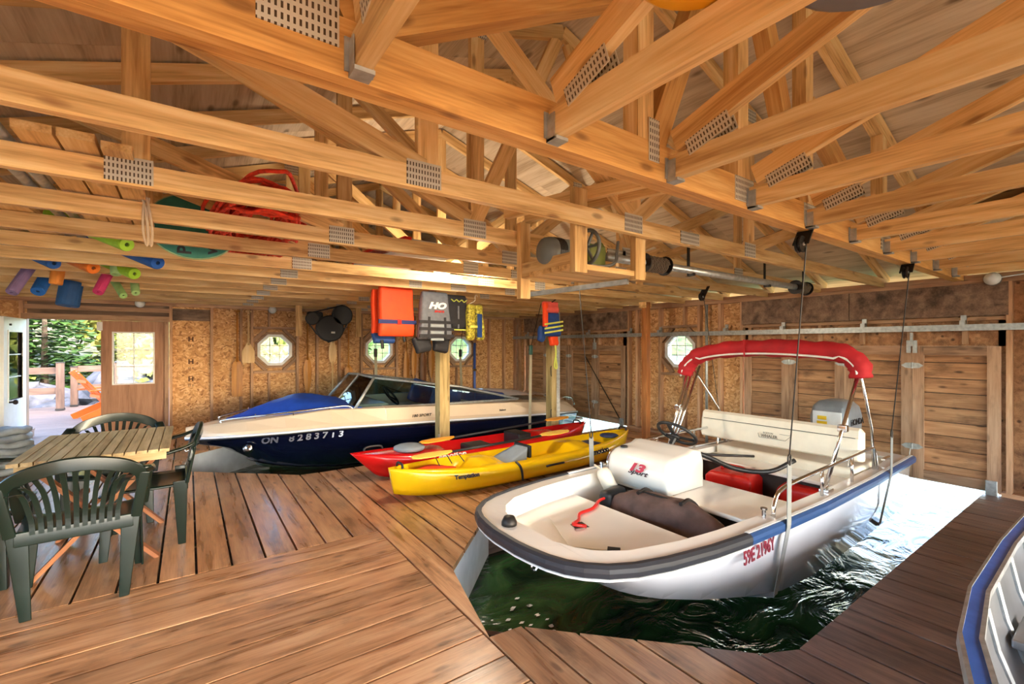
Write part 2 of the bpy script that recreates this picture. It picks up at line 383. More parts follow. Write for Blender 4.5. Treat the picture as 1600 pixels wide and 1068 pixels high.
# joists under the deck
for y in (-2.4, -1.8, -.9, -.1, .6, 1.2, 1.8, 2.6, 3.3):
    board('joist', (XW, y, -.13), (1.15, y, -.13), .038, .18, M_dock, floor)
for y in (4.0, 4.6, 5.2):
    board('joist', (XW, y, -.13), (6.2, y, -.13), .038, .18, M_dock, floor)
for y in (8.35, 8.6):
    board('joist', (XW, y, -.13), (6.2, y, -.13), .038, .18, M_dock, floor)
for y in (.45, .85):
    board('joist', (2.25, y, -.13), (6.2, y, -.13), .038, .18, M_dock, floor)
for y in (5.9, 6.6, 7.4):
    board('joist', (XW, y, -.13), (-.2, y, -.13), .038, .18, M_dock, floor)
wb = MB(); wb.add([(-60, -60, WATER), (160, -60, WATER), (160, 140, WATER), (-60, 140, WATER)], [(0, 1, 2, 3)])
tag(wb.build('lake_water', M_water), 'rippling dark green lake water in and beyond the boat slips', 'water', kind='stuff')
# ---------------------------------------------------------------- walls
wallB = struct('wall_back', label='unfinished strand board wall with open studs and octagon windows')
wallR = struct('wall_right', label='lake side wall with boat doors, sliding track and open studs')
wallL = struct('wall_left', label='plain strand board side wall')
FB = lambda u, z, w: (u, 8.72 + w, z)
FR = lambda u, z, w: (XR + w, u, z)
def opanel(wall, fn, u0, u1, z0, z1, mat=None, name='wall_panel', th=.015):
    MB().prism([(u0, z0), (u1, z0), (u1, z1), (u0, z1)], lambda a, b, c: fn(a, b, c), 0, th).build(name, mat or M_osb, wall)
def holepanel(wall, fn, u0, u1, z0, z1, uc, zc, r):
    oc = [(uc + r * math.cos(R(22.5 + 45 * k)), zc + r * math.sin(R(22.5 + 45 * k))) for k in range(8)]
    hw = r * math.sin(R(22.5))
    ou = [(u1, zc + hw), (uc + hw, z1), (uc - hw, z1), (u0, zc + hw), (u0, zc - hw), (uc - hw, z0), (uc + hw, z0), (u1, zc - hw)]
    cor = {0: (u1, z1), 2: (u0, z1), 4: (u0, z0), 6: (u1, z0)}
    b = MB()
    for k in range(8):
        l = (k + 1) % 8
        p = [oc[k], ou[k]] + ([cor[k]] if k in cor else []) + [ou[l], oc[l]]
        b.prism(p, fn, 0, .015)
    b.build('wall_panel', M_osb, wall)
def stud(wall, fn, u, z0=0, z1=2.0, w=.038, d=.089, mat=None):
    a = fn(u, z0, -d / 2); b = fn(u, z1, -d / 2); up = V(fn(0, 0, -1)) - V(fn(0, 0, 0))
    board('stud', a, b, w, d, mat or M_stud, wall, up)
def rail(wall, fn, u0, u1, z, h=.038, d=.089, mat=None, name='plate', off=0):
    a = fn(u0, z, -d / 2 - off); b = fn(u1, z, -d / 2 - off); board(name, a, b, d, h, mat or M_stud, wall)
def octwindow(nm, wall, fn, uc, zc, lab):
    w = struct(nm, label=lab)
    def ring(name, r0, r1, a, b, mat, par):
        m = MB()
        for k in range(8):
            t0, t1 = R(22.5 + 45 * k), R(67.5 + 45 * k)
            m.prism([(uc + r * math.cos(t), zc + r * math.sin(t)) for r, t in ((r0, t0), (r1, t0), (r1, t1), (r0, t1))], fn, a, b)
        return m.build(name, mat, par)
    f = ring('window_frame', .235, .285, -.05, .05, M_white, w)
    ring('window_casing', .285, .325, -.03, -.001, M_frame, w)
    MB().prism([(uc + .236 * math.cos(R(22.5 + 45 * k)), zc + .236 * math.sin(R(22.5 + 45 * k))) for k in range(8)], fn, .0, .004).build('pane', M_glass, w)
    for q in (-.075, .075):
        MB().bb(fn(uc + q - .006, zc - .215, -.008), fn(uc + q + .006, zc + .215, -.001)).build('muntin', M_white, w)
        MB().bb(fn(uc - .215, zc + q - .006, -.008), fn(uc + .215, zc + q + .006, -.001)).build('muntin', M_white, w)
    for sx in (-1, 1):
        for sz in (-1, 1):
            a = fn(uc + sx * .35, zc + sz * .13, -.03); b = fn(uc + sx * .13, zc + sz * .35, -.03)
            up = V(fn(0, 0, -1)) - V(fn(0, 0, 0))
            board('corner_brace', a, b, .05, .05, M_frame, w, up)
    for sz in (-1, 1): rail(wall, fn, uc - .32, uc + .32, zc + sz * .37, .038, .08, M_frame, 'window_block')
    for sx in (-1, 1): stud(wall, fn, uc + sx * .345, 0, 2.0, .038, .089, M_stud)
    stud(wall, fn, uc - .09, 0, zc - .39, .03, .08); stud(wall, fn, uc - .09, zc + .39, 2.0, .03, .08)
WZ = 1.33
BW = (1.2, 3.0, 4.77)
bs = [-.22, .30, .70, .855, 1.545, 1.87, 2.25, 2.655, 3.345, 3.75, 4.1, 4.425, 5.115, 5.5, 5.9, 6.22]
for a, b in zip(bs, bs[1:]):
    m = (a + b) / 2
    w = [q for q in BW if abs(q - m) < .1]
    if w: holepanel(wallB, FB, a, b, 0, 2.04, w[0], WZ, .287)
    else:
        opanel(wallB, FB, a, b, 0, 2.04)
for u in bs:
    if not any(abs(abs(u - q) - .345) < .02 for q in BW): stud(wallB, FB, u)
for i, q in enumerate(BW):
    octwindow('window_%d' % (i + 1), wallB, FB, q, WZ, ('octagon window with white muntins beside two hanging canoe paddles', 'octagon window behind the orange life vest', 'octagon window behind the timber post and black vest')[i])
rail(wallB, FB, XW, XR, 2.02, .04, .1); rail(wallB, FB, XW, XR, 2.06, .04, .1); rail(wallB, FB, -.25, XR, .02, .04, .09, name='sill_plate')
opanel(wallB, FB, XW, -1.76, 0, 2.04); opanel(wallB, FB, -1.76, -.24, 1.79, 2.04, M_header, 'header_panel')
stud(wallB, FB, -1.80); stud(wallB, FB, -2.1); rail(wallB, FB, -1.80, -.24, 1.80, .075, .09, M_frame, 'header_beam'); rail(wallB, FB, -1.80, -.24, 1.93, .06, .05, M_frame, 'header_beam')
board('jamb', FB(-.27, 0, -.02), FB(-.27, 1.77, -.02), .05, .12, M_frame, wallB, (0, -1, 0)); board('jamb', FB(-1.765, 0, -.02), FB(-1.765, 1.77, -.02), .03, .12, M_frame, wallB, (0, -1, 0))
MB().bb(FB(-.2, 1.79, -.015), FB(.28, 1.97, -.001)).build('plywood_patch', M_header, wallB)
# gable above the back wall
def roofz(x): return 2.17 + (4.28 - abs(x - 2.08)) / 3
for a, b in ((-2.2, -.8), (-.8, .64), (.64, 2.08), (2.08, 3.52), (3.52, 4.96), (4.96, 6.36)):
    MB().prism([(a, 2.08), (b, 2.08), (b, roofz(b) + .01), (a, roofz(a) + .01)], FB, 0, .015).build('gable_panel', M_ply, wallB)
# printed lettering on the strand board
M_ink = plain('grade_stamp_ink', (86, 52, 30), .8)
for x, zz in ((.03, 1.5), (.03, .88), (.03, 1.15)):
    text('grade_stamp', 'H', .10, M_ink, basis((1, 0, 0), (0, 0, 1), (x, 8.717, zz)), wallB, .0008, bold=.004)
    text('grade_stamp', 'III II', .05, M_ink, basis((1, 0, 0), (0, 0, 1), (x, 8.717, zz - .1)), wallB, .0008)
# right wall
segs = [(-4.2, -3.4), (-3.4, -2.6), (-2.6, -1.8), (-1.8, -1.0), (-1.0, -.2), (-.2, .33), (.33, .88)]
for a, b in segs: opanel(wallR, FR, a, b, 0, 2.04, M_cedar if a > -.3 else None)
for u in (-4.2, -3.4, -2.6, -1.8, -1.0, -.2, .33, .62, .80): stud(wallR, FR, u)
rs = [3.22, 3.42, 3.62, 3.94, 4.64, 4.9, 5.1, 5.46]
for a, b in zip(rs, rs[1:]):
    if abs((a + b) / 2 - 4.29) < .1: holepanel(wallR, FR, a, b, 0, 2.04, 4.29, WZ, .287)
    else: opanel(wallR, FR, a, b, 0, 2.04)
for u in (3.30, 3.62, 4.9, 5.1, 5.28): stud(wallR, FR, u)
octwindow('window_4', wallR, FR, 4.29, WZ, 'octagon window above the far rail of the white boat, beside the lake doors')
opanel(wallR, FR, 8.16, 8.72, 0, 2.04); stud(wallR, FR, 8.26); stud(wallR, FR, 8.5)
for a, b in ((.80, 3.30), (5.28, 8.26)):
    n_ = 2 if b < 4 else 3
    for i in range(n_):
        u0, u1 = lerp(a, b, i / n_) + .003, lerp(a, b, (i + 1) / n_) - .003
        MB().prism([(u0, 1.69), (u1, 1.69), (u1, 2.0), (u0, 2.0)], FR, -.09, -.072).build('header_panel', M_header, wallR)
    opanel(wallR, FR, a, b, 1.40, 2.04, M_cedar)
    rail(wallR, FR, a, b, 1.665, .035, .07, M_stud, 'header_ledger')
    u = a + .3
    while u < b: stud(wallR, FR, u, 1.42, 1.66, .038, .06); u += .42
rail(wallR, FR, -4.2, 8.72, 2.02, .04, .1); rail(wallR, FR, -4.2, 8.72, 2.06, .05, .1)
rail(wallR, FR, 3.3, 5.3, .02, .04, .09, name='sill_plate'); rail(wallR, FR, -.2, .85, .02, .04, .09, name='sill_plate')
FL = lambda a, b, c: (XW - c, a, b)
for u in range(10):
    u0, u1 = -4.2 + u * 1.293, -4.2 + (u + 1) * 1.293
    if u in (0, 9): opanel(wallL, FL, u0, u1, 0, 2.06); continue
    opanel(wallL, FL, u0, u1, 0, .70); opanel(wallL, FL, u0, u1, 1.90, 2.06); opanel(wallL, FL, u0, u0 + .06, .70, 1.90); opanel(wallL, FL, u1 - .06, u1, .70, 1.90)
    added_win = struct('window_%d' % (4 + u), label='added wide side window with a white frame, letting in daylight')  # unseen window row, added to brighten the interior
    for a, b, c, e in ((u0 + .06, u0 + .10, .70, 1.90), (u1 - .10, u1 - .06, .70, 1.90), (u0 + .10, u1 - .10, .70, .74), (u0 + .10, u1 - .10, 1.86, 1.90), (u0 + .635, u0 + .658, .74, 1.86)):
        MB().prism([(a, c), (b, c), (b, e), (a, e)], FL, -.03, .04).build('window_frame', M_white, added_win)
    MB().prism([(u0 + .1, .74), (u1 - .1, .74), (u1 - .1, 1.86), (u0 + .1, 1.86)], FL, .0, .004).build('pane', M_glass, added_win)
for u in range(11): board('stud', (XW + .045, -4.18 + u * 1.288, 0), (XW + .045, -4.18 + u * 1.288, 2.0), .038, .089, M_stud, wallL, (1, 0, 0))
rail(wallL, lambda a, b, c: (XW - c, a, b), -4.2, 8.72, 2.02, .08, .1)
# boat doors: framed leaves of horizontal boards, hinged in pairs
def boat_door(nm, edges, lab, zt=1.40):
    d = struct(nm, label=lab)
    X = XR - .05
    for u0, u1 in zip(edges, edges[1:]):
        u0 += .001; u1 -= .001; z0 = .03
        for u in (u0 + .045, u1 - .045): board('stile', (X - .03, u, z0), (X - .03, u, zt), .09, .03, M_frame, d, (-1, 0, 0))
        board('top_rail', (X - .03, u0 + .09, zt - .045), (X - .03, u1 - .09, zt - .045), .09, .028, M_frame, d, (-1, 0, 0))
        board('bottom_rail', (X - .03, u0 + .09, z0 + .05), (X - .03, u1 - .09, z0 + .05), .10, .028, M_frame, d, (-1, 0, 0))
        z = z0 + .03
        while z < zt - .03:
            hh = random.uniform(.135, .16); hh = min(hh, zt - .02 - z)
            board('door_board', (X, u0 + .02, z + hh / 2), (X, u1 - .02, z + hh / 2), hh - .007, .02, M_cedar, d, (-1, 0, 0)); z += hh
        MB().bb((X + .011, u0 + .015, z0 + .02), (X + .02, u1 - .015, zt - .01)).build('gap_shade_sheet', M_shadow, d)  # dark sheet added behind the boards: blocks light, paints the gaps as shade
    def hinge(u, z, w=.09):
        h = MB()
        for s in (-1, 1):
            h.prism([(u + s * .006, z - .03), (u + s * w * .6, z - .026), (u + s * w, z), (u + s * w * .6, z + .026), (u + s * .006, z + .03)], lambda a, b, c: (X - .046 - c, a, b), 0, .004)
        h.tube([(X - .052, u, z - .032), (X - .052, u, z + .032)], .007, 6)
        o = h.build('strap_hinge', M_galv, d)
    for u in edges[1:-1:1]: hinge(u, 1.20); hinge(u, .36)
    ro = MB()
    for s in (-1, 1): ro.bb((X - .06, edges[1] + s * .025 - .018, 1.33), (X - .05, edges[1] + s * .025 + .018, 1.46))
    ro.bb((X - .07, edges[1] - .012, 1.40), (X - .05, edges[1] + .012, 1.54)); ro.build('track_hanger', M_galv, d)
    MB().bb((X - .075, edges[0] + .02, .0), (X - .046, edges[0] + .1, .14)).build('floor_guide', M_galv, d, bevel=.006)
    MB().tube([(X - .055, edges[1] + .01, .34), (X - .07, edges[1] + .015, .29), (X - .05, edges[1] + .02, .24)], .005, 6).build('hasp_chain', M_galv, d)
    return d
boat_door('door_3', [.85, 1.49, 2.1, 2.69, 3.26], 'folding cedar boat doors behind the white motorboat')
d4 = boat_door('door_4', [5.34, 6.055, 6.77, 7.485, 8.2], 'folding cedar boat doors behind the navy boat')
board('diagonal_brace', (XR - .1, 6.3, 1.2), (XR - .1, 5.45, .12), .012, .012, M_iron, d4)
# sliding track
tr = empty('door_track', (XR - .14, 4.5, 1.58), label='long galvanised sliding door track running along the lake wall', cat='track')
for a, b in ((.2, 3.1), (3.1, 5.9), (5.9, 8.6)):
    t = MB(); t.prism([(-.02, -.03), (-.006, -.03), (-.006, -.026), (-.016, -.026), (-.016, .026), (.016, .026), (.016, -.026), (.006, -.026), (.006, -.03), (.02, -.03), (.02, .03), (-.02, .03)], lambda p, q, c: (XR - .14 + p, c, 1.58 + q), a, b)
    t.build('track_rail', M_galv, tr, world=True)
for u in (.45, 1.1, 1.9, 2.75, 3.5, 4.6, 5.2, 6.2, 7.2, 8.1):
    MB().bb((XR - .165, u - .02, 1.60), (XR - .09, u + .02, 1.65)).bb((XR - .11, u - .02, 1.62), (XR - .09, u + .02, 1.70)).build('track_bracket', M_galv, tr, world=True)
# entry doors
def leaf(nm, lab, fn, w, h, mat, panes, win, cross):
    d = struct(nm, label=lab); x0, x1, z0, z1 = win; m = MB()
    for a, b, c, e in ((0, x0, 0, h), (x1, w, 0, h), (x0, x1, 0, z0), (x0, x1, z1, h)): m.prism([(a, c), (b, c), (b, e), (a, e)], fn, 0, .04)
    m.build('door_leaf', mat, d)
    f = MB()
    for a, b, c, e in ((x0 - .02, x0, z0 - .02, z1 + .02), (x1, x1 + .02, z0 - .02, z1 + .02), (x0, x1, z0 - .02, z0), (x0, x1, z1, z1 + .02)): f.prism([(a, c), (b, c), (b, e), (a, e)], fn, -.008, .048)
    f.build('window_trim', M_white, d)
    MB().prism([(x0, z0), (x1, z0), (x1, z1), (x0, z1)], fn, .018, .022).build('pane', M_glass, d)
    for i in range(1, panes[0]):
        u = lerp(x0, x1, i / panes[0]); MB().prism([(u - .006, z0), (u + .006, z0), (u + .006, z1), (u - .006, z1)], fn, .008, .032).build('muntin', M_white, d)
    for i in range(1, panes[1]):
        u = lerp(z0, z1, i / panes[1]); MB().prism([(x0, u - .006), (x1, u - .006), (x1, u + .006), (x0, u + .006)], fn, .007, .033).build('muntin', M_white, d)
    return d
leaf('door_1', 'closed brown entry door leaf with a paned window', lambda u, z, w: (-1.02 + u, 8.70 + w, .015 + z), .725, 1.745, M_doorbrown, (2, 3), (.14, .585, .84, 1.57), 1)
d2 = leaf('door_2', 'white entry door leaf standing open into the boathouse', lambda u, z, w: (-1.75 - w - u * .06, 8.66 - u, .015 + z), .73, 1.74, M_doorwhite, (1, 3), (.16, .6, .72, 1.56), 1)
MB().lathe([(.012, 0), (.012, .03), (.028, .04), (.032, .06), (.02, .075)], (-1.77, 8.02, .72), (1, 0, 0), 14).build('door_knob', M_knob, d2, smooth=True)
MB().lathe([(.012, 0), (.014, .02), (.004, .022)], (-1.77, 8.03, 1.66), (1, 0, 0), 10).build('bolt', M_knob, d2)
MB().bb((-1.06, 8.66, 1.62), (-1.0, 8.70, 1.74)).build('door_latch', M_white, bpy.data.objects['door_1'])
# ---------------------------------------------------------------- roof
ceil = struct('ceiling', label='plywood roof sheathing on open trusses')
SLOPE = math.atan(1 / 3); CS, SN = math.cos(SLOPE), math.sin(SLOPE)
def wingz(y): return 2.2 + ((1.14 - y) / 3 if y > -1.5 else (y + 4.14) / 3)
def panels():
    for s in (-1, 1):
        for i in range(4):
            r0, r1 = i * 1.13, (i + 1) * 1.13
            xa, xb = 2.08 + s * r0, 2.08 + s * r1; xm = (xa + xb) / 2
            y = -4.5 - (1.22 if i % 2 else 0)
            while y < 9.3:
                a, b = max(y, -4.5), min(y + 2.44, 9.3)
                if b > a + .05 and roofz(xm) > wingz((a + b) / 2) - .35:
                    zz = 2.17 + (4.28 - (r0 + r1) / 2) / 3 + .006
                    board('sheathing_panel', (xm, a + .001, zz), (xm, b - .001, zz), 1.13 / CS - .001, .012, M_ply, ceil, (s * SN, 0, CS))
                y += 2.44
panels()
for i in range(4):
    for j in range(5):
        for s in (0, 1):
            ya = (-1.5 + i * .66, -1.5 - i * .66)[s]; yb = ya + (.66, -.66)[s]; ym = (ya + yb) / 2; xa = -2.4 + j * 1.8; xb = xa + 1.8
            if wingz(ym) > roofz(min(max((xa + xb) / 2, -2.2), 6.36)) - .1:
                board('sheathing_panel', (xa + .001, ym, wingz(ym) + .06), (xb - .001, ym, wingz(ym) + .06), .66 / CS, .012, M_ply, ceil, (0, (SN, -SN)[s], CS))
M_roofblock = plain('roof_block_grey', (70, 66, 64), .9, 0, .2, 30)
for s in (-1, 1):
    xm = 2.08 + s * 2.3; zz = 2.17 + (4.28 - 2.3) / 3 + .03
    board('roof_light_block', (xm, -4.6, zz), (xm, 9.4, zz), 4.62 / CS, .02, M_roofblock, ceil, (s * SN, 0, CS))  # unseen cover slab added to stop light through the sheathing seams
for yy in (-4.2,):
    MB().prism([(-2.3, 2.05), (6.4, 2.05), (6.4, roofz(6.36)), (2.08, roofz(2.08)), (-2.3, roofz(-2.2))], lambda a, b, c: (a, yy + c, b), 0, .02).build('gable_panel', M_ply, ceil)
T2 = .038
def plate(parent, x, y, z, w, h, ang=0, face=-1, th=.038):
    m = Matrix.Translation((x, y + face * (th / 2 + .0015), z)) @ Matrix.Rotation(ang, 4, 'Y')
    o = MB().box((0, 0, 0), (w, .003, h)).build('nail_plate', M_plate, parent, fix=False); o.matrix_basis = wm(parent).inverted() @ m
def truss_tag(k):
    return
ORD = 'first second third fourth fifth sixth seventh eighth ninth tenth eleventh twelfth'.split()
def main_truss(y, k):
    lab = 'pale pine roof truss spanning the slips, %s from the heavy girder' % ORD[k]
    t = empty('roof_truss', (2.08, y, 2.04), label=lab, cat='roof truss', group='main roof trusses')
    if k == 0: t['label'] = 'pale pine roof truss carrying the wooden hoist tray, next to the heavy girder'
    if k == 1: t['label'] = 'pale pine roof truss second from the heavy girder, with an extra upright'
    j = random.uniform(-.004, .004); zc = 2.085 + j
    U = (0, 0, 1)
    sp = 2.6
    board('bottom_chord', (XW, y, zc), (sp - .002, y, zc), T2, .089, M_truss, t); board('bottom_chord', (sp + .002, y, zc), (6.3, y, zc), T2, .089, M_truss, t)
    for s in (-1, 1):
        e = 2.08 + s * 4.25
        board('top_chord', (2.08, y, roofz(2.08) - .062), (e, y, roofz(e) - .062), T2, .089, M_truss, t, (0, 0, 1))
    vx = ((0, 1.28, -1.28) if k % 2 == 0 else (0, 1.28, -1.28, 2.3, -2.3)) if k != 1 else (.68, -.68, 2.25, -2.25)
    for v in vx:
        xx = 2.08 + v
        board('web', (xx, y + .001, 2.12), (xx, y + .001, roofz(xx) - .10), T2 - .002, .089, M_truss, t, (1, 0, 0))
    dia = ((0, 1.25), (0, -1.25), (1.30, 2.72), (-1.30, -2.72)) if k != 1 else ((.66, 2.2), (-.66, -2.2), (.7, .05), (-.7, -.05))
    for a, b in dia:
        board('web', (2.08 + a, y - .001, 2.125), (2.08 + b, y - .001, roofz(2.08 + b) - .11), T2 - .004, .089, M_truss, t, (0, 0, 1))
    for v in vx[:3] if k != 1 else vx: plate(t, 2.08 + v - .02, y, 2.10 + j, .15, .10)
    plate(t, 2.6, y, zc, .2, .075)
    for v in vx:
        if v: plate(t, 2.08 + v, y, roofz(2.08 + v) - .09, .12, .09)
    return t
TY = [1.74 + .61 * k for k in range(12)]
TR = [main_truss(y, k) for k, y in enumerate(TY)]
# girder truss
G = empty('girder_truss', (2.08, 1.14, 2.03), label='heavy doubled girder truss carrying joist hangers between the two roofs', cat='girder')
for yy in (1.118, 1.158):
    board('bottom_chord', (XW, yy, 2.105), (6.3, yy, 2.105), T2, .14, M_girder, G)
    for s in (-1, 1):
        e = 2.08 + s * 4.25; board('top_chord', (2.08, yy, roofz(2.08) - .062), (e, yy, roofz(e) - .062), T2, .089, M_truss, G)
for v in (1.39, 2.08, 2.77, .2, 3.96): board('web', (v, 1.138, 2.17), (v, 1.138, roofz(v) - .1), .07, .089, M_truss, G, (1, 0, 0))
for a, b in ((.3, 1.36), (1.45, 2.05), (2.71, 2.11), (3.86, 2.8), (.1, -1.0), (4.06, 5.16)): board('web', (a, 1.138, 2.17), (b, 1.138, (2.74 if abs(b - 2.08) < 1.0 and abs(b - 2.08) > .2 else roofz(b) - .1)), .074, .1, M_girder, G)
plate(G, .2, 1.138, 2.165, .17, .13, 0, -1, .078); plate(G, 1.43, 1.138, 2.18, .06, .16, 0, -1, .078); plate(G, 2.08, 1.138, 2.12, .16, .11, 0, -1, .078); plate(G, 2.77, 1.138, 2.12, .16, .11, 0, -1, .078); plate(G, 3.96, 1.138, 2.12, .2, .11, 0, -1, .078)
# trusses of the near roof, hung off the girder
def wing_truss(x, k):
    t = empty('hung_truss', (x, 1.1, 2.04), label='orange pine truss hung from the girder in a steel hanger, %s from the lake wall' % ORD[9 - k], cat='roof truss', group='trusses hung off the girder')
    y0 = 1.092
    board('bottom_chord', (x, y0, 2.092), (x, -4.15, 2.092), T2, .089, M_truss, t)
    ztop = lambda y: 2.165 + (1.14 - y) / 3
    lim = min(roofz(x) - .06, 9); yt = max(-1.5, 1.14 - (lim - 2.165) * 3)
    board('top_chord', (x, y0 - .02, ztop(y0 - .02)), (x, yt, ztop(yt)), T2, .089, M_truss, t)
    if yt < -1.45: board('top_chord', (x, -1.5, ztop(-1.5)), (x, -4.1, 2.17), T2, .089, M_truss, t)
    for yy in (-.2, -1.5):
        if yy > yt: board('web', (x + .001, yy, 2.13), (x + .001, yy, ztop(yy) - .04), T2 - .004, .089, M_truss, t, (0, 1, 0))
    # heel plates on both sides
    for s in (-1, 1):
        o = MB().box((0, 0, 0), (.003, .17, .06)).build('nail_plate', M_plate2, t, fix=False)
        o.matrix_basis = wm(t).inverted() @ Matrix.Translation((x + s * .0205, .93, 2.165)) @ Matrix.Rotation(-SLOPE, 4, 'X')
    h = MB(); h.bb((x - .024, 1.06, 2.038), (x - .021, 1.098, 2.12)).bb((x + .021, 1.06, 2.038), (x + .024, 1.098, 2.12)).bb((x - .024, 1.05, 2.036), (x + .024, 1.098, 2.046)).bb((x - .034, 1.094, 2.05), (x + .034, 1.098, 2.13))
    h.build('joist_hanger', M_galv, t, world=True)
def platemat2():
    m = M_plate.copy(); m.name = 'heel_plate'
    for nd in m.node_tree.nodes:
        if nd.type == 'MAPPING': nd.inputs['Rotation'].default_value = (0, 0, R(90))
    return m
M_plate2 = platemat2()
for k in range(-1, 10): wing_truss(.33 + .6 * k, k)
# ---------------------------------------------------------------- posts
def post(name, x, y, w, z1, mat, lab):
    t = empty(name, (x, y, 0), label=lab, cat='post')
    b = MB(); b.bb((-z1 / 2, -w / 2, -w / 2), (z1 / 2, w / 2, w / 2))
    o = b.build('shaft', mat, t, bevel=.006)
    o.matrix_basis = Matrix.Translation((0, 0, z1 / 2)) @ Matrix.Rotation(R(-90), 4, 'Y')
    return t
p1 = post('timber_post', 2.64, 5.27, .14, 2.035, M_post, 'treated timber post standing behind the red kayak below the vests')
MB().bb((2.50, 5.16, 1.99), (2.78, 5.196, 2.2)).build('head_block', M_truss, p1, world=True)
MB().bb((2.54, 5.19, 0), (2.57, 5.2, .3)).build('base_strap', M_galv, p1, world=True)
p2 = post('timber_post', 4.47, 5.27, .14, 2.035, M_post, 'treated timber post behind the blue and coral vest, at the navy boat stern')
MB().tube([(4.39, 5.2, .95), (4.375, 5.19, .98), (4.37, 5.19, 1.08), (4.39, 5.2, 1.1)], .006, 6).build('cleat_hook', M_iron, p2, world=True)
MB().tube([(4.39, 5.2, .35), (4.375, 5.19, .36), (4.37, 5.19, .44), (4.39, 5.2, .46)], .006, 6).build('cleat_hook', M_iron, p2, world=True)
MB().bb((4.49, 5.192, .3), (4.55, 5.2, 1.9)).build('steel_channel', M_galv, p2, world=True)
p3 = post('timber_post', 5.42, 4.3, .09, 2.035, M_brownpost, 'slim brown timber post between the yellow kayak and the lake wall')
MB().bb((5.36, 4.26, 1.95), (5.48, 4.38, 2.035)).build('head_block', M_truss, p3, world=True)
# ================================================================ outdoors seen through the door and windows
def terrain():
    b = MB(); nx, ny = 70, 60; vs = []
    for j in range(ny + 1):
        for i in range(nx + 1):
            X = -45 + 46 * i / nx; Y = 9.0 + 50 * j / ny
            h = -.7 + max(0, Y - 13) * .10 + max(0, -X - 4) * .06 + .25 * math.sin(X * 1.3 + Y * .7) * math.cos(Y * .9) + .12 * math.sin(X * 3.1) * math.sin(Y * 2.7)
            h -= max(0, (X + .2)) * 1.5
            vs.append((X, Y, h))
    b.add(vs, [(j * (nx + 1) + i, j * (nx + 1) + i + 1, (j + 1) * (nx + 1) + i + 1, (j + 1) * (nx + 1) + i) for j in range(ny) for i in range(nx)])
    return b
M_ground = plain('shore_ground', (112, 104, 66), .9, 0, .35, 1.5, .6)
tag(terrain().build('shore_ground', M_ground, smooth=True), 'grassy rocky shore rising behind the outside deck', 'ground', kind='structure')
def farshore():
    b = MB(); vs = []; nx, ny = 60, 10
    for j in range(ny + 1):
        for i in range(nx + 1):
            X = -10 + 150 * i / nx; Y = 46 + 14 * j / ny + .1 * X
            vs.append((X, Y, -.6 + j * .55 + .5 * math.sin(X * .4) + .3 * math.sin(X * 1.1 + j)))
    return b.add(vs, [(j * (nx + 1) + i, j * (nx + 1) + i + 1, (j + 1) * (nx + 1) + i + 1, (j + 1) * (nx + 1) + i) for j in range(ny) for i in range(nx)])
M_bank = plain('green_bank', (84, 104, 44), .9, 0, .4, .6, .6)
tag(farshore().build('far_shore', M_bank, smooth=True), 'green far shore across the lake', 'shore', kind='structure')
def leafmat(name, a, b):
    m, n, l, p = newmat(name); p.inputs['Roughness'].default_value = .6
    tc = n.new('ShaderNodeTexCoord'); nz = n.new('ShaderNodeTexNoise'); nz.inputs['Scale'].default_value = 2.5; nz.inputs['Detail'].default_value = 4; l.new(tc.outputs['Object'], nz.inputs['Vector'])
    r = ramp(n, [(.35, srgb(*a)), (.65, srgb(*b))]); l.new(nz.outputs[0], r.inputs[0]); l.new(r.outputs[0], p.inputs['Base Color']); return m
M_spruce = leafmat('spruce_needles', (28, 52, 22), (72, 104, 38)); M_yell = leafmat('yellow_green_leaves', (60, 84, 24), (124, 128, 46)); M_birch = leafmat('autumn_leaves', (80, 92, 32), (142, 132, 60))
M_bark = plain('bark', (96, 78, 64), .9, 0, .2)
def conifer(x, y, z, h, r, mat, lab, seed):
    rd = random.Random(seed); t = empty('spruce_tree', (x, y, z), label=lab, cat='tree', group='trees behind the outside deck')
    MB().tube([(0, 0, 0), (0, 0, h * .95)], [h * .02, .01], 8).build('trunk', M_bark, t)
    b = MB(); lv = int(h / .16)
    for i in range(lv):
        zz = h * (.06 + .93 * i / lv); rr = r * (1 - i / lv) ** .8
        for k in range(max(5, int(11 * (1 - i / lv) + 4))):
            a = rd.uniform(0, 6.283); L = rr * rd.uniform(.6, 1.05); d = V((math.cos(a), math.sin(a), 0)); s = V((-d.y, d.x, 0))
            for m in range(5):
                q = (m + 1) / 5; p = d * (L * q) + V((0, 0, zz - .35 * L * q * q + rd.uniform(-.03, .03))); w = .16 * L * (1.15 - q * .7) + .03
                for sg in (-1, 1):
                    e = p + s * (sg * w * rd.uniform(.7, 1.3)) + d * (w * .7) + V((0, 0, -.25 * w + rd.uniform(-.05, .04)))
                    b.add([p - d * .10 * L, p + d * (.14 * L), e], [(0, 1, 2)])
    tag(b.build('needle_foliage', mat, t, fix=False), kind='stuff')
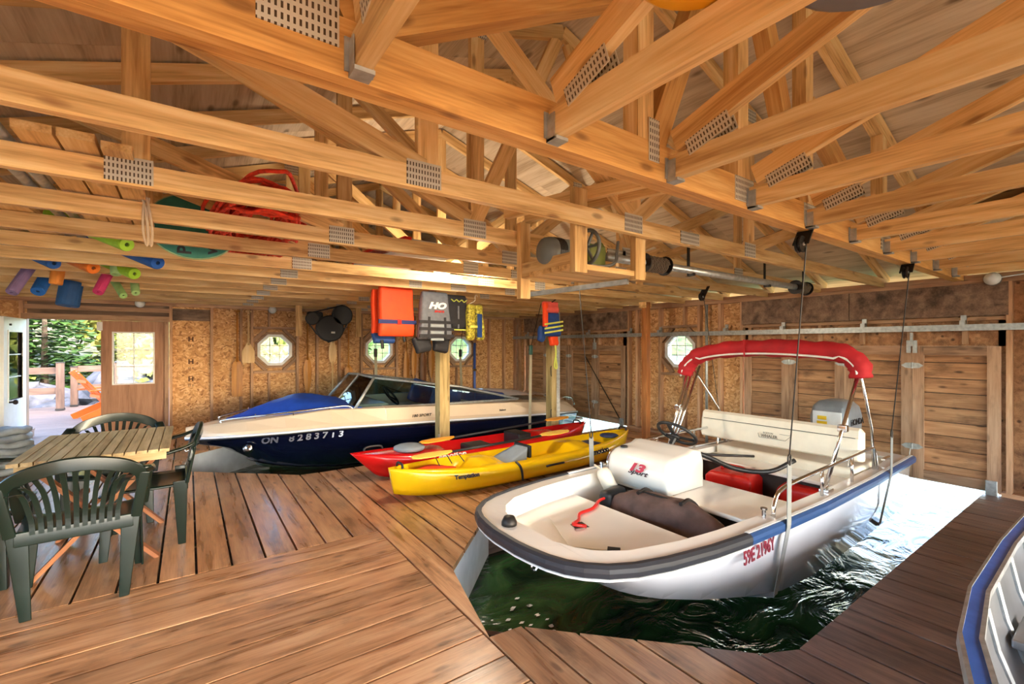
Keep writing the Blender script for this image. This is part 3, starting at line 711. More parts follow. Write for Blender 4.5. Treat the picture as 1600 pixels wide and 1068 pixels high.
def bush(x, y, z, h, r, mat, lab, seed, group='shrubs on the shore', n=1500, nm='leafy_tree'):
    rd = random.Random(seed); t = empty(nm, (x, y, z), label=lab, cat='tree', group=group)
    tr = MB().tube([(0, 0, 0), (.05, 0, h * .4), (0, .08, h * .75)], [h * .018, h * .012, .01], 7); tr.build('trunk', M_bark, t)
    b = MB(); cl = [(rd.uniform(-.6, .6) * r, rd.uniform(-.6, .6) * r, h * rd.uniform(.35, .9), r * rd.uniform(.35, .6)) for _ in range(12)]
    for i in range(n):
        cx, cy, cz, cr = cl[i % 12]; d = V((rd.gauss(0, 1), rd.gauss(0, 1), rd.gauss(0, .8))); d.normalize(); p = V((cx, cy, cz)) + d * cr * rd.uniform(.7, 1.05)
        u = V((rd.gauss(0, 1), rd.gauss(0, 1), rd.gauss(0, 1))).normalized() * r * .09; w = u.cross(d).normalized() * r * .06
        b.add([p - u, p + w, p + u, p - w], [(0, 1, 2, 3)])
    tag(b.build('leaf_foliage', mat, t, fix=False), kind='stuff')
for i, a in enumerate(((-3.2, 17.5, .0, 4.6, 1.7, M_spruce, 'slender dark green spruce tree nearest behind the deck railing'), (-5.0, 18.5, .2, 4.2, 1.8, M_spruce, 'dark green spruce tree behind the deck railing'), (-2.1, 19.0, .3, 2.9, 1.4, M_yell, 'small yellow green spruce tree among the darker spruces'),
                       (-4.2, 21, .6, 5.6, 2.0, M_spruce, 'dark green spruce tree behind the deck railing'), (-7.2, 20, .6, 5.4, 2.0, M_spruce, 'dark green spruce tree behind the deck railing'), (-1.0, 23, .8, 6, 1.9, M_spruce, 'dark green spruce tree behind the deck railing'),
                       (-3.9, 16.2, -.2, 2.4, 1.2, M_yell, 'small yellow green spruce tree next to the railing post'))):
    conifer(*a, seed=i + 11)
for i, a in enumerate(((-1.3, 20.2, .4, 3.6, 1.7, M_birch, 'loose pale yellow tree seen through the entry door'), (-2.7, 24, .9, 5.5, 2.4, M_yell, 'tall yellow green leafy tree behind the spruces'), (-6, 25, .9, 6.5, 3, M_yell, 'tall yellow green leafy tree behind the spruces'), (-.4, 17.0, -.5, 2.0, 1.4, M_birch, 'low pale shrub seen through the brown door window'))):
    bush(*a, seed=i + 31)
for i in range(16):
    X = -4 + i * 5.2; Y = 50 + .1 * X + (i * 37 % 7) * .8
    bush(X, Y, .3, 5.5 + (i * 13 % 5) * .9, 2.1, (M_spruce, M_yell)[i % 2], 'round leafy tree on the far shore across the lake', i + 60, 'trees on the far shore', 500, 'shore_tree')
bush(5.2, 30, -.5, 3.6, 3.0, M_yell, 'green shrub on the islet beyond the octagon windows', 91, 'islet shrubs', 900, 'islet_shrub'); bush(8.2, 33, -.5, 3.4, 3.0, M_spruce, 'green shrub on the islet beyond the octagon windows', 92, 'islet shrubs', 900, 'islet_shrub')
M_rock = plain('granite', (84, 82, 86), .85, 0, .3, 4, .7)
def rock(x, y, z, s, seed, lab='grey granite boulder on the shore beyond the deck'):
    rd = random.Random(seed); b = MB(); n, m = 10, 7; rings = []
    ph = [rd.uniform(0, 6) for _ in range(4)]
    for i in range(m + 1):
        th = math.pi * (i + .02) / (m + .04); ring = []
        for k in range(n):
            a = 2 * math.pi * k / n; q = 1 + .18 * math.sin(2 * a + ph[0]) + .14 * math.sin(3 * th + ph[1] + a) + rd.uniform(-.06, .06)
            ring.append((s * q * math.sin(th) * math.cos(a), s * .8 * q * math.sin(th) * math.sin(a), s * .6 * q * math.cos(th)))
        rings.append(ring)
    o = b.loft(rings).build('boulder', M_rock); o.location = (x, y, z); tag(o, lab, 'rock', 'boulders on the shore')
for i, (X, Y, Z, S) in enumerate(((-1.6, 16.3, .25, 1.0), (-.6, 15.6, -.1, .9), (-2.6, 15.2, -.2, .5), (-3.0, 15.9, .0, .7), (-3.5, 15.0, -.2, .45), (-2.3, 14.6, -.35, .4), (-1.8, 14.7, -.3, .5), (-4.2, 15.4, -.1, .6), (-.2, 13.4, -.4, .6), (-1.1, 14.7, -.25, .55), (-3.1, 14.5, -.3, .35))): rock(X, Y, Z, S, i)
# outside deck, railing, adirondack chair
od = struct('floor_outside', label='sun bleached plank deck outside the entry door')
for i in range(31):
    y = 8.80 + i * .19
    board('plank', (-6, y + .09, -.03), (-.1, y + .09, -.03), .184, .035, M_outdeck, od)
for a, b in (((-6, 8.78, -.2), (-.1, 8.78, -.2)), ((-.1, 8.8, -.2), (-.1, 14.6, -.2)), ((-6, 14.65, -.2), (-.1, 14.65, -.2))): board('rim_joist', a, b, .04, .28, M_outdeck, od)
st = empty('deck_step', (-2.45, 9.6, 0), label='low wooden platform step on the outside deck', cat='step')
for i in range(6): board('plank', (-3.4, 9.05 + i * .19, .11), (-1.95, 9.05 + i * .19, .11), .184, .035, M_outdeck, st)
for a, b in (((-3.4, 8.98, .045), (-1.95, 8.98, .045)), ((-1.97, 8.98, .045), (-1.97, 10.08, .045))): board('riser', a, b, .03, .09, M_outdeck, st)
M_railw = wood('railing_wood', (70, 48, 36), (88, 64, 50), (104, 78, 64), .6, .1, .2)
rl = empty('deck_railing', (-2.3, 13.9, 0), label='brown wooden railing with square posts on the outside deck', cat='railing')
for X, Y, H in ((-2.28, 13.8, 1.02), (-3.2, 13.9, .92), (-4.4, 13.9, .92), (-5.6, 13.9, .92), (-2.16, 14.5, .9), (-1.45, 14.5, .98)):
    p = board('railing_post', (X, Y, 0), (X, Y, H), .12, .12, M_railw, rl)
    MB().bb((X - .068, Y - .068, H), (X + .068, Y + .068, H + .025)).build('post_cap', M_iron, p, world=True); MB().bb((X - .07, Y - .07, 0), (X + .07, Y + .07, .04)).build('post_base', M_iron, p, world=True)
for z in (.86, .42):
    board('rail', (-6, 13.9, z), (-2.34, 13.82, z), .04, .14, M_railw, rl); board('rail', (-2.16, 14.5, z), (-.2, 14.5, z), .04, .14, M_railw, rl)
ad = empty('adirondack_chair', (-1.62, 11.9, 0), R(-68), label='orange slatted garden chair seen from behind on the outside deck', cat='chair')
for i in range(5):
    u = (i - 2) * .105; ang = u * .35
    MB().beam((u, .30, .28), (u + ang * .7, -.10 - .06, .95 - abs(i - 2) * .03), .098, .02, (0, 1, .4)).build('back_slat', M_orange, ad)
for i in range(5): MB().beam((-.28, .34 + i * .09, .27 + i * .03), (.28, .34 + i * .09, .27 + i * .03), .08, .02).build('seat_slat', M_orange, ad)
for s in (-1, 1):
    MB().beam((s * .29, .78, .42), (s * .29, -.12, .02), .022, .12).build('side_rail', M_orange, ad); MB().bb((s * .31 - .012, .72, 0), (s * .31 + .012, .83, .56)).build('front_leg', M_orange, ad)
    MB().beam((s * .33, -.02, .55), (s * .33, .86, .58), .12, .02).build('armrest', M_orange, ad)
for z in (.42, .72): MB().beam((-.27, .24 - (z - .28) * .65, z), (.27, .24 - (z - .28) * .65, z), .02, .06).build('back_brace', M_orange, ad)
# ================================================================ boats
def curve_pts(pts, n=6):
    """Catmull-Rom through pts"""
    P = [V(p) for p in pts]; out = []
    for i in range(len(P) - 1):
        a = P[i - 1] if i else P[0] * 2 - P[1]; b, c = P[i], P[i + 1]; d = P[i + 2] if i + 2 < len(P) else c * 2 - b
        for k in range(n):
            t = k / n; out.append(.5 * ((2 * b) + (c - a) * t + (2 * a - 5 * b + 4 * c - d) * t * t + (3 * b - a - 3 * c + d) * t ** 3))
    return out + [P[-1]]
# ---------------------------------------------------------------- white open motorboat in the near slip
B = empty('motorboat', (1.40, 2.03, 0), label='white open motorboat with a folded red canopy hanging over the near slip', cat='boat')
HW = [(0, .10), (.012, .2), (.035, .31), (.07, .40), (.12, .47), (.2, .545), (.32, .605), (.5, .655), (.8, .705), (1.2, .74), (2, .755), (3, .735), (4.18, .68)]
hwf = lambda x: interp(HW, x)
ZG = lambda x: .375 - .02 * x / 4.18
XS = [0, .012, .035, .07, .12, .2, .32, .5, .8, 1.2, 1.6, 2.0, 2.5, 3.0, 3.6, 4.18]
rings = []
for x in XS:
    h = hwf(x); zg = ZG(x); rk = .38 * math.exp(-x / .7); k = min(1, x / .9)
    k = min(1, x / 1.7) ** .8; zc = .19 - .33 * k; zk = .13 - .40 * k; f = .70 + .20 * k
    half = [(x, h, zg), (x + rk * .1, h * (.985), zg - .07), (x + rk * .45, h * (.55 + .45 * f), (zg + zc) / 2 - .01), (x + rk * .8, h * f, zc), (x + rk * .95, h * f * .6, (zc + zk) / 2 + .01), (x + rk, 0, zk)]
    rings.append(half + [(a, -b, c) for a, b, c in half[-2::-1]])
hull = MB().loft(rings, False, False)
hull.f.append(tuple(range(len(hull.v) - 11, len(hull.v))))
hull.build('hull', M_gelcool, B, smooth=True)
rings = []
for x, zf, wid in [(0, None, 0), (.012, None, 0), (.035, None, 0), (.07, None, 0), (.12, None, 0), (.165, None, .02), (.17, .30, .2), (.2, .275, .30), (.27, .268, .40), (.4, .265, .49), (.7, .265, .565), (.9, .265, .59), (1.02, .265, .602), (1.025, .03, .602), (1.6, .02, .63), (2.4, .02, .635), (3.4, .02, .615), (3.95, .02, .58), (3.955, None, .55), (4.18, None, .5)]:
    h = hwf(x) - .001; zg = ZG(x) + .001
    if zf is None: half = [(x, h, zg), (x, max(wid, h * .5), zg + .006), (x, max(wid, h * .5) * .96, zg + .006), (x, 0, zg + .008)]
    else: half = [(x, h, zg), (x, wid, zg + .006), (x, wid - .035, zf), (x, 0, zf)]
    rings.append(half + [(a, -b, c) for a, b, c in half[-2::-1]])
MB().loft(rings, False, False).build('deck_liner', M_gel, B)
def rubrail(x0, x1, side=None, n=40):
    pts = []
    xs = [lerp(x0, x1, (k / n) ** 1.0) for k in range(n + 1)]
    return [(x, hwf(x), ZG(x)) for x in xs]
bow = [(x, -hwf(x), ZG(x)) for x in (1.1, .8, .5, .32, .2, .12, .07, .035, .012, 0)] + [(0, 0, ZG(0))] + [(x, hwf(x), ZG(x)) for x in (0, .012, .035, .07, .12, .2, .32, .5, .8, 1.1)]
def strip(path, prof, name, mat, par):
    P = [V(p) for p in path]; rs = []
    for i, p in enumerate(P):
        t = (P[min(i + 1, len(P) - 1)] - P[max(i - 1, 0)]); t.z = 0; t.normalize(); nrm = V((t.y, -t.x, 0))
        if nrm.dot(V((p.x - 2.2, p.y, 0))) < 0: nrm = -nrm
        rs.append([p + nrm * a + V((0, 0, b)) for a, b in prof])
    return MB().loft(rs).build(name, mat, par, smooth=False)
PR = [(-.012, .012), (.012, .012), (.028, 0), (.03, -.02), (.026, -.045), (.005, -.055), (-.008, -.05)]
strip(bow, PR, 'bow_fender_strip', M_darkrail, B)
for s in (-1, 1):
    path = [(x, s * hwf(x), ZG(x)) for x in (1.1, 1.5, 2, 2.5, 3, 3.6, 4.19)]
    strip(path, PR, 'rub_rail', M_bluerail, B)
    strip([(p[0], p[1], p[2] + .006) for p in path], [(-.02, .008), (.004, .008), (.004, 0), (-.02, 0)], 'rail_trim', M_white, B)
strip([(p[0], p[1], p[2] - .05) for p in bow], [(.0, 0), (.022, -.002), (.02, -.012), (0, -.014)], 'rail_trim', M_white, B)
# foredeck hatch, latches, light, eye
MB().prism([(.36, -.10), (.66, -.42), (1.0, -.50), (1.0, .30), (.55, .30)], lambda a, b, c: (a, b, c), .266, .272).build('bow_hatch', M_gel, B, bevel=.002)
for x, y in ((.53, -.28), (.76, -.45)): MB().box((x, y, .276), (.045, .07, .008), Matrix.Rotation(R(40), 3, 'Z')).build('hatch_latch', M_iron, B)
MB().prism([(0, 0), (.09, -.03), (.11, .06), (.02, .07)], lambda a, b, c: (.56 + a, .06 + b, c), .2665, .2735).build('hatch_notch', M_shadow, B)
MB().lathe([(.045, 0), (.045, .02), (.03, .05), (.005, .056)], (.10, .12, .38), (0, 0, 1), 14).build('bow_light', M_iron, B, smooth=True)
MB().tube([(-.0 + .02 * math.cos(a * math.pi / 5) + .19, 0, .17 + .028 * math.sin(a * math.pi / 5)) for a in range(10)], .006, 6, True).build('bow_eye', M_chrome, B)
# thwarts
def thwart(x0, x1, z, y0=-.62, y1=.62):
    t = MB().bb((x0, y0, z - .035), (x1, y1, z)).build('thwart', M_gel, B, bevel=.012)
    MB().bb((x0 + .05, y0 + .02, .03), (x0 + .07, y1 - .02, z - .036)).build('thwart_shade', M_shadow, t, world=False)  # dark panel paints the shade under the open thwart
    return t
thwart(1.50, 2.10, .295); thwart(2.74, 3.06, .315)
# console
cons = MB()
rr = []
for x, z, w in ((1.46, .30, .29), (1.455, .44, .285), (1.50, .53, .275), (1.58, .565, .265), (1.72, .58, .26), (1.84, .60, .25), (1.90, .56, .25), (1.93, .30, .26)):
    rr.append([(x, .34 - w, z), (x, .34 - w * .9, z + .012), (x, .34 + w * .9, z + .012), (x, .34 + w, z)])
cons = MB().loft([[(p[0], p[1], p[2]) for p in r] for r in rr], False, False)
pr = [(1.46, .30), (1.452, .42), (1.475, .50), (1.53, .545), (1.62, .565), (1.74, .575), (1.80, .60), (1.90, .585), (1.93, .50), (1.93, .30)]
cb = MB()
for ya, yb in ((.05, .63),):
    n_ = len(pr); rsx = []
    for y, ins in ((ya, .05), (ya + .012, .02), (ya + .05, 0), (yb - .05, 0), (yb - .012, .02), (yb, .05)):
        cx, cz = 1.7, .40
        rsx.append([(cx + (a - cx) * (1 - ins * 1.5), y, cz + (c - cz) * (1 - ins * 1.5) if c > .31 else c) for a, c in pr])
    cb.loft(rsx)
con = cb.build('console', M_gel, B, smooth=True)
M_logored = plain('logo_red', (190, 20, 50), .4); M_ink2 = plain('script_ink', (60, 20, 26), .5)
Mc = basis((.05, -1, 0), (-.05, 0, 1), (1.452, .33, .455))
text('console_number', '13', .085, M_logored, basis((0, -1, 0), (.2, 0, 1), (1.447, .33, .455)), con, .002, .35, .004, 1.7)
text('console_script', 'Sport', .05, M_ink2, basis((0, -1, 0), (.2, 0, 1), (1.448, .315, .42)), con, .002, .4, .001, 1.6)
MB().lathe([(.03, 0), (.03, .012), (.01, .016)], (1.58, .56, .557), (0, 0, 1), 12).build('filler_cap', M_black, con)
# steering wheel
sw = MB(); c = V((2.02, .36, .655)); ax = V((.62, -.05, .78)).normalized(); u = V((0, 1, 0)); w = ax.cross(u).normalized()
sw.tube([c + u * (.165 * math.cos(a * math.pi / 14)) + w * (.165 * math.sin(a * math.pi / 14)) for a in range(28)], .014, 8, True)
swo = sw.build('steering_wheel', M_black, B, smooth=True)
for a in (90, 210, 330): MB().beam(c - ax * .035, c + u * (.16 * math.cos(R(a))) + w * (.16 * math.sin(R(a))), .035, .012, ax).build('spoke', M_black, swo)
MB().lathe([(.04, -.05), (.042, -.03), (.03, -.015)], c, ax, 12).build('hub', M_black, swo, smooth=True)
MB().tube([c - ax * .04, c - ax * .14], .022, 8).build('steering_column', M_black, swo)
# seat back
sb = MB(); rs = []
nseg = 60
for k in range(nseg + 1):
    y = -.66 + 1.40 * k / nseg; rp = .006 * (1 - abs(((k % 2) * 2) - 1)) if 3 < k < nseg - 3 else 0
    e = .02 if k in (0, nseg) else 0
    rs.append([(2.98 + e - rp, y, .475), (2.96 + e - rp, y, .49 + e), (2.975 + e - rp, y, .655), (2.985 + e, y, .662), (2.99 + e, y, .72 - e), (3.02, y, .74 - e), (3.06 - e, y, .73 - e), (3.08 - e, y, .70), (3.08 - e, y, .49), (3.05, y, .475)])
sbo = MB().loft(rs).build('seat_back', M_cream, B)
MB().bb((2.968, -.62, .658), (2.976, .70, .662)).build('seat_seam', M_shadow, sbo)
M_logo = plain('seat_logo', (120, 112, 100), .6)
text('seat_logo', 'BOSTON', .022, M_logo, basis((0, -1, 0), (0.08, 0, 1), (2.955, .05, .60)), sbo, .001); text('seat_logo', 'WHALER', .036, M_logo, basis((0, -1, 0), (.08, 0, 1), (2.953, .04, .572)), sbo, .001, bold=.001)
lg = MB()
for a, b in (((.13, .554), (-.10, .554)), ((-.10, .554), (-.15, .606)), ((.13, .554), (.14, .59)), ((-.15, .606), (-.05, .606))): lg.beam((2.954, a[0], a[1]), (2.954, b[0], b[1]), .002, .003)
lg.build('seat_logo_outline', M_logo, sbo)
MB().bb((3.02, -.60, .28), (3.55, .60, .40)).build('stern_seat', M_cream, B, bevel=.03)
for s in (-.55, .6): MB().tube([(3.05, s, .40), (3.06, s, .50)], .012, 6).build('seat_bracket', M_chrome, B)
# black control cables in a loop behind the console
MB().tube(curve_pts([(1.95, .30, .55), (2.15, .18, .48), (2.4, .05, .36), (2.62, -.12, .34), (2.85, -.22, .42)], 6), .02, 8).build('control_cable', M_black, B, smooth=True)
MB().tube(curve_pts([(1.95, .42, .52), (2.3, .30, .45), (2.8, .1, .40)], 6), .012, 6).build('control_cable', M_black, B, smooth=True)
# chrome stern and bow rails
def railtube(pts, name='grab_rail', r=.013): return MB().tube(pts, r, 8).build(name, M_chrome, B, smooth=True)
for s in (-1, 1):
    h = lambda x: s * (hwf(x) - .07)
    railtube(curve_pts([(1.50, h(1.5), .37), (1.52, h(1.5), .45), (1.62, h(1.6), .52), (2.1, h(2.1), .55), (2.75, h(2.7), .56), (3.2, h(3.2), .56), (3.3, h(3.3), .52), (3.36, h(3.3), .36)], 4))
    for x in (2.18, 2.75): railtube([(x, h(x), .36), (x, h(x), .555)], 'rail_stanchion', .011)
    # canopy frame
    bx = 2.32
    top = (2.78, s * .70, 1.17)
    for q, (fx, tx, tz) in enumerate(((2.28, 2.74, 1.20), (2.33, 2.80, 1.22), (2.38, 2.86, 1.20))):
        railtube([(2.28 + q * .03, s * (.66 - q * .006), .39), (tx, s * (.72 - q * .02), tz)], 'canopy_bow', .012)
    railtube([(2.82, s * .71, 1.16), (3.20, s * .66, .72), (3.28, s * .65, .375)], 'canopy_strut', .011)
    MB().bb((2.26, s * .66 - .03, .365), (2.36, s * .66 + .03, .39)).build('deck_mount', M_chrome, B, bevel=.004)
    MB().box((2.52, s * .69, .80), (.05, .06, .05)).build('frame_joint', M_chrome, B, bevel=.006)
    MB().lathe([(.012, 0), (.012, .05), (.02, .055), (.02, .065)], (1.42, s * .66, .37), (0, 0, 1), 8).build('cleat', M_chrome, B)
    MB().beam((3.6, s * .62, .40), (3.8, s * .62, .40), .03, .02).build('cleat', M_chrome, B, bevel=.004)
# canopy: folded red boot over the bows
path = curve_pts([(2.79, -.715, 1.16), (2.79, -.70, 1.26), (2.78, -.60, 1.345), (2.77, -.35, 1.375), (2.76, 0, 1.385), (2.75, .35, 1.365), (2.74, .60, 1.31), (2.735, .72, 1.22), (2.73, .76, 1.12)], 5)
rs = []
for i, p in enumerate(path):
    t = (path[min(i + 1, len(path) - 1)] - path[max(i - 1, 0)]).normalized(); nx = V((1, 0, 0)); up = t.cross(nx)
    if up.z < -.2 or (abs(up.z) < .3 and up.y * p.y < 0): up = -up
    ring = []
    wob = .004 * math.sin(i * 2.1) + .003 * math.sin(i * 5.3)
    for k in range(12):
        a = 2 * math.pi * k / 12; ring.append(p + nx * (math.cos(a) * (.085 + wob)) + up * (math.sin(a) * (.075 + wob * 1.5)))
    rs.append(ring)
can = MB().loft(rs).build('canopy_boot', M_redcanvas, B, smooth=True)
MB().tube([p + V((-.075, 0, -.048 if abs(p.y) < .6 else -.02)) for p in path], .009, 6).build('canopy_piping', M_white, can, smooth=True)
MB().beam((2.67, .12, 1.31), (2.66, .12, 1.46), .012, .004).build('canopy_tie', M_redcanvas, can)
# registration and script
text('registration_number', '59E 2196Y', .098, plain('reg_red', (122, 24, 44), .5), basis((1, .015, 0), (0, .10, 1), (1.20, -.742, .26)), B, .002, .12, .002, .82)
# contents of the boat
def topthing(mb, name, mat, label, cat, smooth=False, bevel=0, group=None):
    return tag(mb.build(name, mat, smooth=smooth, bevel=bevel), label, cat, group)
for (x, y, w, l, hh, lab) in ((4.02, 2.22, .40, .30, .25, 'red plastic fuel tank under the rear thwart beside the console'), (4.22, 1.68, .42, .32, .22, 'red plastic fuel tank under the rear thwart nearest the dock side')):
    t = empty('fuel_tank', (x, y, .025), R(8), label=lab, cat='tank', group='fuel tanks in the boat')
    MB().loft([[(a * l / 2 * q, b * w / 2 * q, z) for a, b in ((-1, -1), (1, -1), (1, 1), (-1, 1))] for z, q in ((0, .9), (.03, 1), (hh * .8, 1), (hh, .82))]).build('tank_body', M_redplastic, t, bevel=.02)
    MB().tube(curve_pts([(0, -w * .25, hh), (0, -w * .2, hh + .04), (0, w * .2, hh + .04), (0, w * .25, hh)], 4), .014, 8).build('tank_handle', M_redplastic, t, smooth=True)
    MB().lathe([(.035, 0), (.035, .03), (.02, .034)], (l * .3, w * .25, hh - .02), (0, 0, 1), 12).build('tank_cap', M_black, t)
    MB().bb((-l / 2 - .012, -w * .3, .06), (-l / 2 - .001, w * .3, .10)).build('tank_rib', M_redplastic, t, bevel=.004)
tk = empty('fuel_tank', (4.75, 2.35, .025), label='low red fuel tank on the boat floor behind the rear thwart', cat='tank', group='fuel tanks in the boat')
MB().bb((-.15, -.2, 0), (.15, .2, .24)).build('tank_body', M_redplastic, tk, bevel=.04); MB().lathe([(.035, 0), (.03, .03)], (0, .1, .24), (0, 0, 1), 10).build('tank_cap', M_black, tk)
bag = empty('duffel_bag', (2.70, 2.02, .03), R(98), label='crumpled brown canvas bag lying on the white boat floor', cat='bag')
rs = []
rd = random.Random(3)
for i in range(13):
    t = i / 12; x = -.46 + .92 * t; q = max(.06, math.sin(math.pi * (t * .9 + .05)) ** .55); rs.append([(x + rd.uniform(-.02, .02), math.cos(a) * .17 * q * rd.uniform(.78, 1.12), max(0, .175 + .175 * q * math.sin(a) * rd.uniform(.72, 1.12) - .02 * (1 - q))) for a in [2 * math.pi * k / 14 for k in range(14)]])
MB().loft(rs).build('bag_body', M_brownbag, bag, smooth=True, sub=1)
MB().tube(curve_pts([(-.28, 0, .29), (-.1, .03, .325), (.12, .01, .325), (.28, -.02, .29)], 5), .007, 6).build('bag_zip', M_iron, bag)
MB().bb((.34, -.13, .12), (.45, .12, .29)).build('bag_end_flap', M_black, bag, bevel=.04)
for xx in (-.2, .12): MB().tube(curve_pts([(xx, -.165, .12), (xx, -.15, .25), (xx + .02, -.06, .325), (xx + .02, .06, .325)], 4), .014, 6).build('bag_strap', M_iron, bag)
fd = empty('boat_fender', (2.76, 2.52, .03), label='white cylindrical boat fender leaning inside the white boat beside the console', cat='fender')
MB().lathe([(.005, -.20), (.045, -.185), (.058, -.15), (.058, .15), (.045, .185), (.005, .20)], (0, 0, .22), (-.42, .25, 1), 16).build('fender_body', M_cream, fd, smooth=True)
MB().tube([(-.075, .045, .39), (-.10, .10, .42)], .008, 6).build('fender_rope', M_rope, fd)
rp = MB().tube(curve_pts([(2.02, 2.06, .284), (1.95, 2.10, .30), (2.05, 2.16, .285), (2.14, 2.24, .284), (2.28, 2.26, .284), (2.42, 2.34, .284), (2.50, 2.36, .283)], 6), .011, 6)
topthing(rp, 'bow_rope', M_redplastic, 'red bow rope lying across the white foredeck hatch', 'rope', True)
ob = empty('outboard_motor', (5.74, 2.03, .35), label='silver grey outboard motor with a white front on the boat transom', cat='outboard motor')
rs = []
for z, l0, l1, w in ((.10, -.20, .24, .15), (.16, -.23, .27, .18), (.30, -.22, .27, .185), (.40, -.19, .24, .17), (.455, -.13, .18, .13), (.475, -.05, .10, .06)):
    rs.append([(x, y, z) for x, y in ((l0, -w * .75), (l0 + .05, -w), (l1 - .08, -w), (l1, -w * .6), (l1, w * .6), (l1 - .08, w), (l0 + .05, w), (l0, w * .75))])
M_cowl = plain('silver_cowl', (152, 160, 168), .3, .3)
ccw = MB().loft(rs).build('cowl', M_cowl, ob, smooth=False, bevel=.02)
MB().bb((-.236, -.135, .14), (-.222, .135, .36)).build('cowl_front', M_white, ob, bevel=.006)
M_warn = plain('warning_yellow', (236, 196, 30), .5)
MB().bb((-.2395, -.005, .19), (-.2375, .09, .255)).build('warning_label', M_warn, ob); MB().bb((-.2395, .0, .27), (-.2375, .085, .31)).build('warning_label', M_warn, ob)
text('maker_lettering', 'HONDA', .085, M_black, basis((1, 0, 0), (0, .03, 1), (.035, -.186, .25)), ob, .002, bold=.003, sx=1.1)
MB().loft([[(x * q + dx, y * q, z) for x, y in ((-.13, -.09), (.13, -.09), (.13, .09), (-.13, .09))] for z, q, dx in ((.10, 1, .02), (-.05, .8, .02), (-.35, .6, .03), (-.62, .5, .05))]).build('drive_leg', M_cowl, ob, bevel=.01)
MB().bb((-.24, -.12, -.12), (-.1, .12, .06)).build('transom_bracket', M_black, ob, bevel=.01)
# slings and hoist cables of the near slip
def sling(name, x, s, pul, z_ring, lab, strap=True):
    """one corner of the hoist: cable from the pulley down to a ring, strap from the ring under the hull"""
    t = empty(name, (x, 2.03 + s * .82, z_ring), label=lab, cat='hoist cable')
    yb = 2.03 + s * (hwf(x - 1.4) + .04)
    MB().tube([pul, (x, yb, z_ring + .05)], .004, 6).build('cable', M_iron, t, world=True)
    MB().tube([(x + .016 * math.cos(a * math.pi / 5), yb, z_ring + .022 + .03 * math.sin(a * math.pi / 5)) for a in range(10)], .006, 6, True).build('shackle', M_iron, t, world=True)
    if strap:
        b = MB(); hw_ = hwf(x - 1.4); pts = [(x, yb, z_ring), (x + .005, 2.03 + s * (hw_ + .036), .36), (x + .01, 2.03 + s * (hw_ + .01), .22), (x + .02, 2.03 + s * (hw_ * .92 + .012), -.09), (x + .03, 2.03 + s * hw_ * .5, -.225), (x + .03, 2.03, -.285)]
        for p, q in zip(pts, pts[1:]): b.beam(p, q, .05, .004, (0, s * 1.0, .3) if abs(p[2] - q[2]) > .12 else (0, 0, 1))
        b.build('lifting_strap', M_webg, t, world=True)
    return t
sling('hoist_sling', 2.86, -1, (2.72, 1.10, 1.94), .72, 'hoist cable and strap beside the console end, dropping to the white boat from the girder')
sling('hoist_sling', 4.72, -1, (4.48, 1.10, 1.96), .66, 'hoist cable and strap at the white boat stern by the door hasp')
sling('hoist_sling', 2.82, 1, (2.80, 2.95, 2.02), .62, 'hoist cable and strap hanging between the yellow kayak and the white boat')
sling('hoist_sling', 4.75, 1, (4.7, 2.95, 2.02), .66, 'hoist cable and strap at the far stern corner of the white boat')
# ---------------------------------------------------------------- navy bowrider in the far slip
N = empty('bowrider', (-.03, 6.8, 0), label='navy blue bowrider boat with tan deck and blue bow cover in the far slip', cat='boat')
NH = [(0, .02), (.12, .17), (.3, .33), (.6, .53), (1.0, .72), (1.5, .88), (2.1, .99), (3, 1.05), (4.4, 1.06), (5.5, 1.0)]
nh = lambda x: interp(NH, x)
zs = lambda x: interp([(0, .285), (.5, .33), (1.5, .385), (2.5, .375), (3.5, .34), (5.5, .27)], x)
nx_ = [0, .12, .3, .6, 1.0, 1.5, 2.1, 3.0, 3.7, 4.4, 5.0, 5.5]
def section(x, scale=1):
    h = nh(x); z = zs(x); rk = .75 * math.exp(-x / .9); k = min(1, x / 1.4); zk = -.12 - .22 * k; zc = -.02 - .10 * k
    return [(x, h, z), (x + rk * .15, h * .985, z - .08), (x + rk * .5, h * .93, (z + zc) / 2), (x + rk * .85, h * .82, zc), (x + rk * .97, h * .42, (zc + zk) / 2), (x + rk, 0, zk)]
rs = []
for x in nx_:
    q = section(x); rs.append(q + [(a, -b, c) for a, b, c in q[-2::-1]])
hb = MB().loft(rs, False, False); hb.f.append(tuple(range(len(hb.v) - 11, len(hb.v)))); hb.build('hull', M_navy, N, smooth=True)
kb = []
for x in nx_:
    q = section(x); a, b = V(q[3]), V(q[5]); kb.append([V((q[3][0], q[3][1] * .98, q[3][2] - .03)), V((q[4][0], q[4][1] * 1.01, q[4][2] - .012)), V((q[5][0], 0, q[5][2] - .012)), V((q[4][0], -q[4][1] * 1.01, q[4][2] - .012)), V((q[3][0], -q[3][1] * .98, q[3][2] - .03))])
MB().loft(kb, False, False).build('bottom_paint', M_gelcool, N, smooth=True)
rs = []
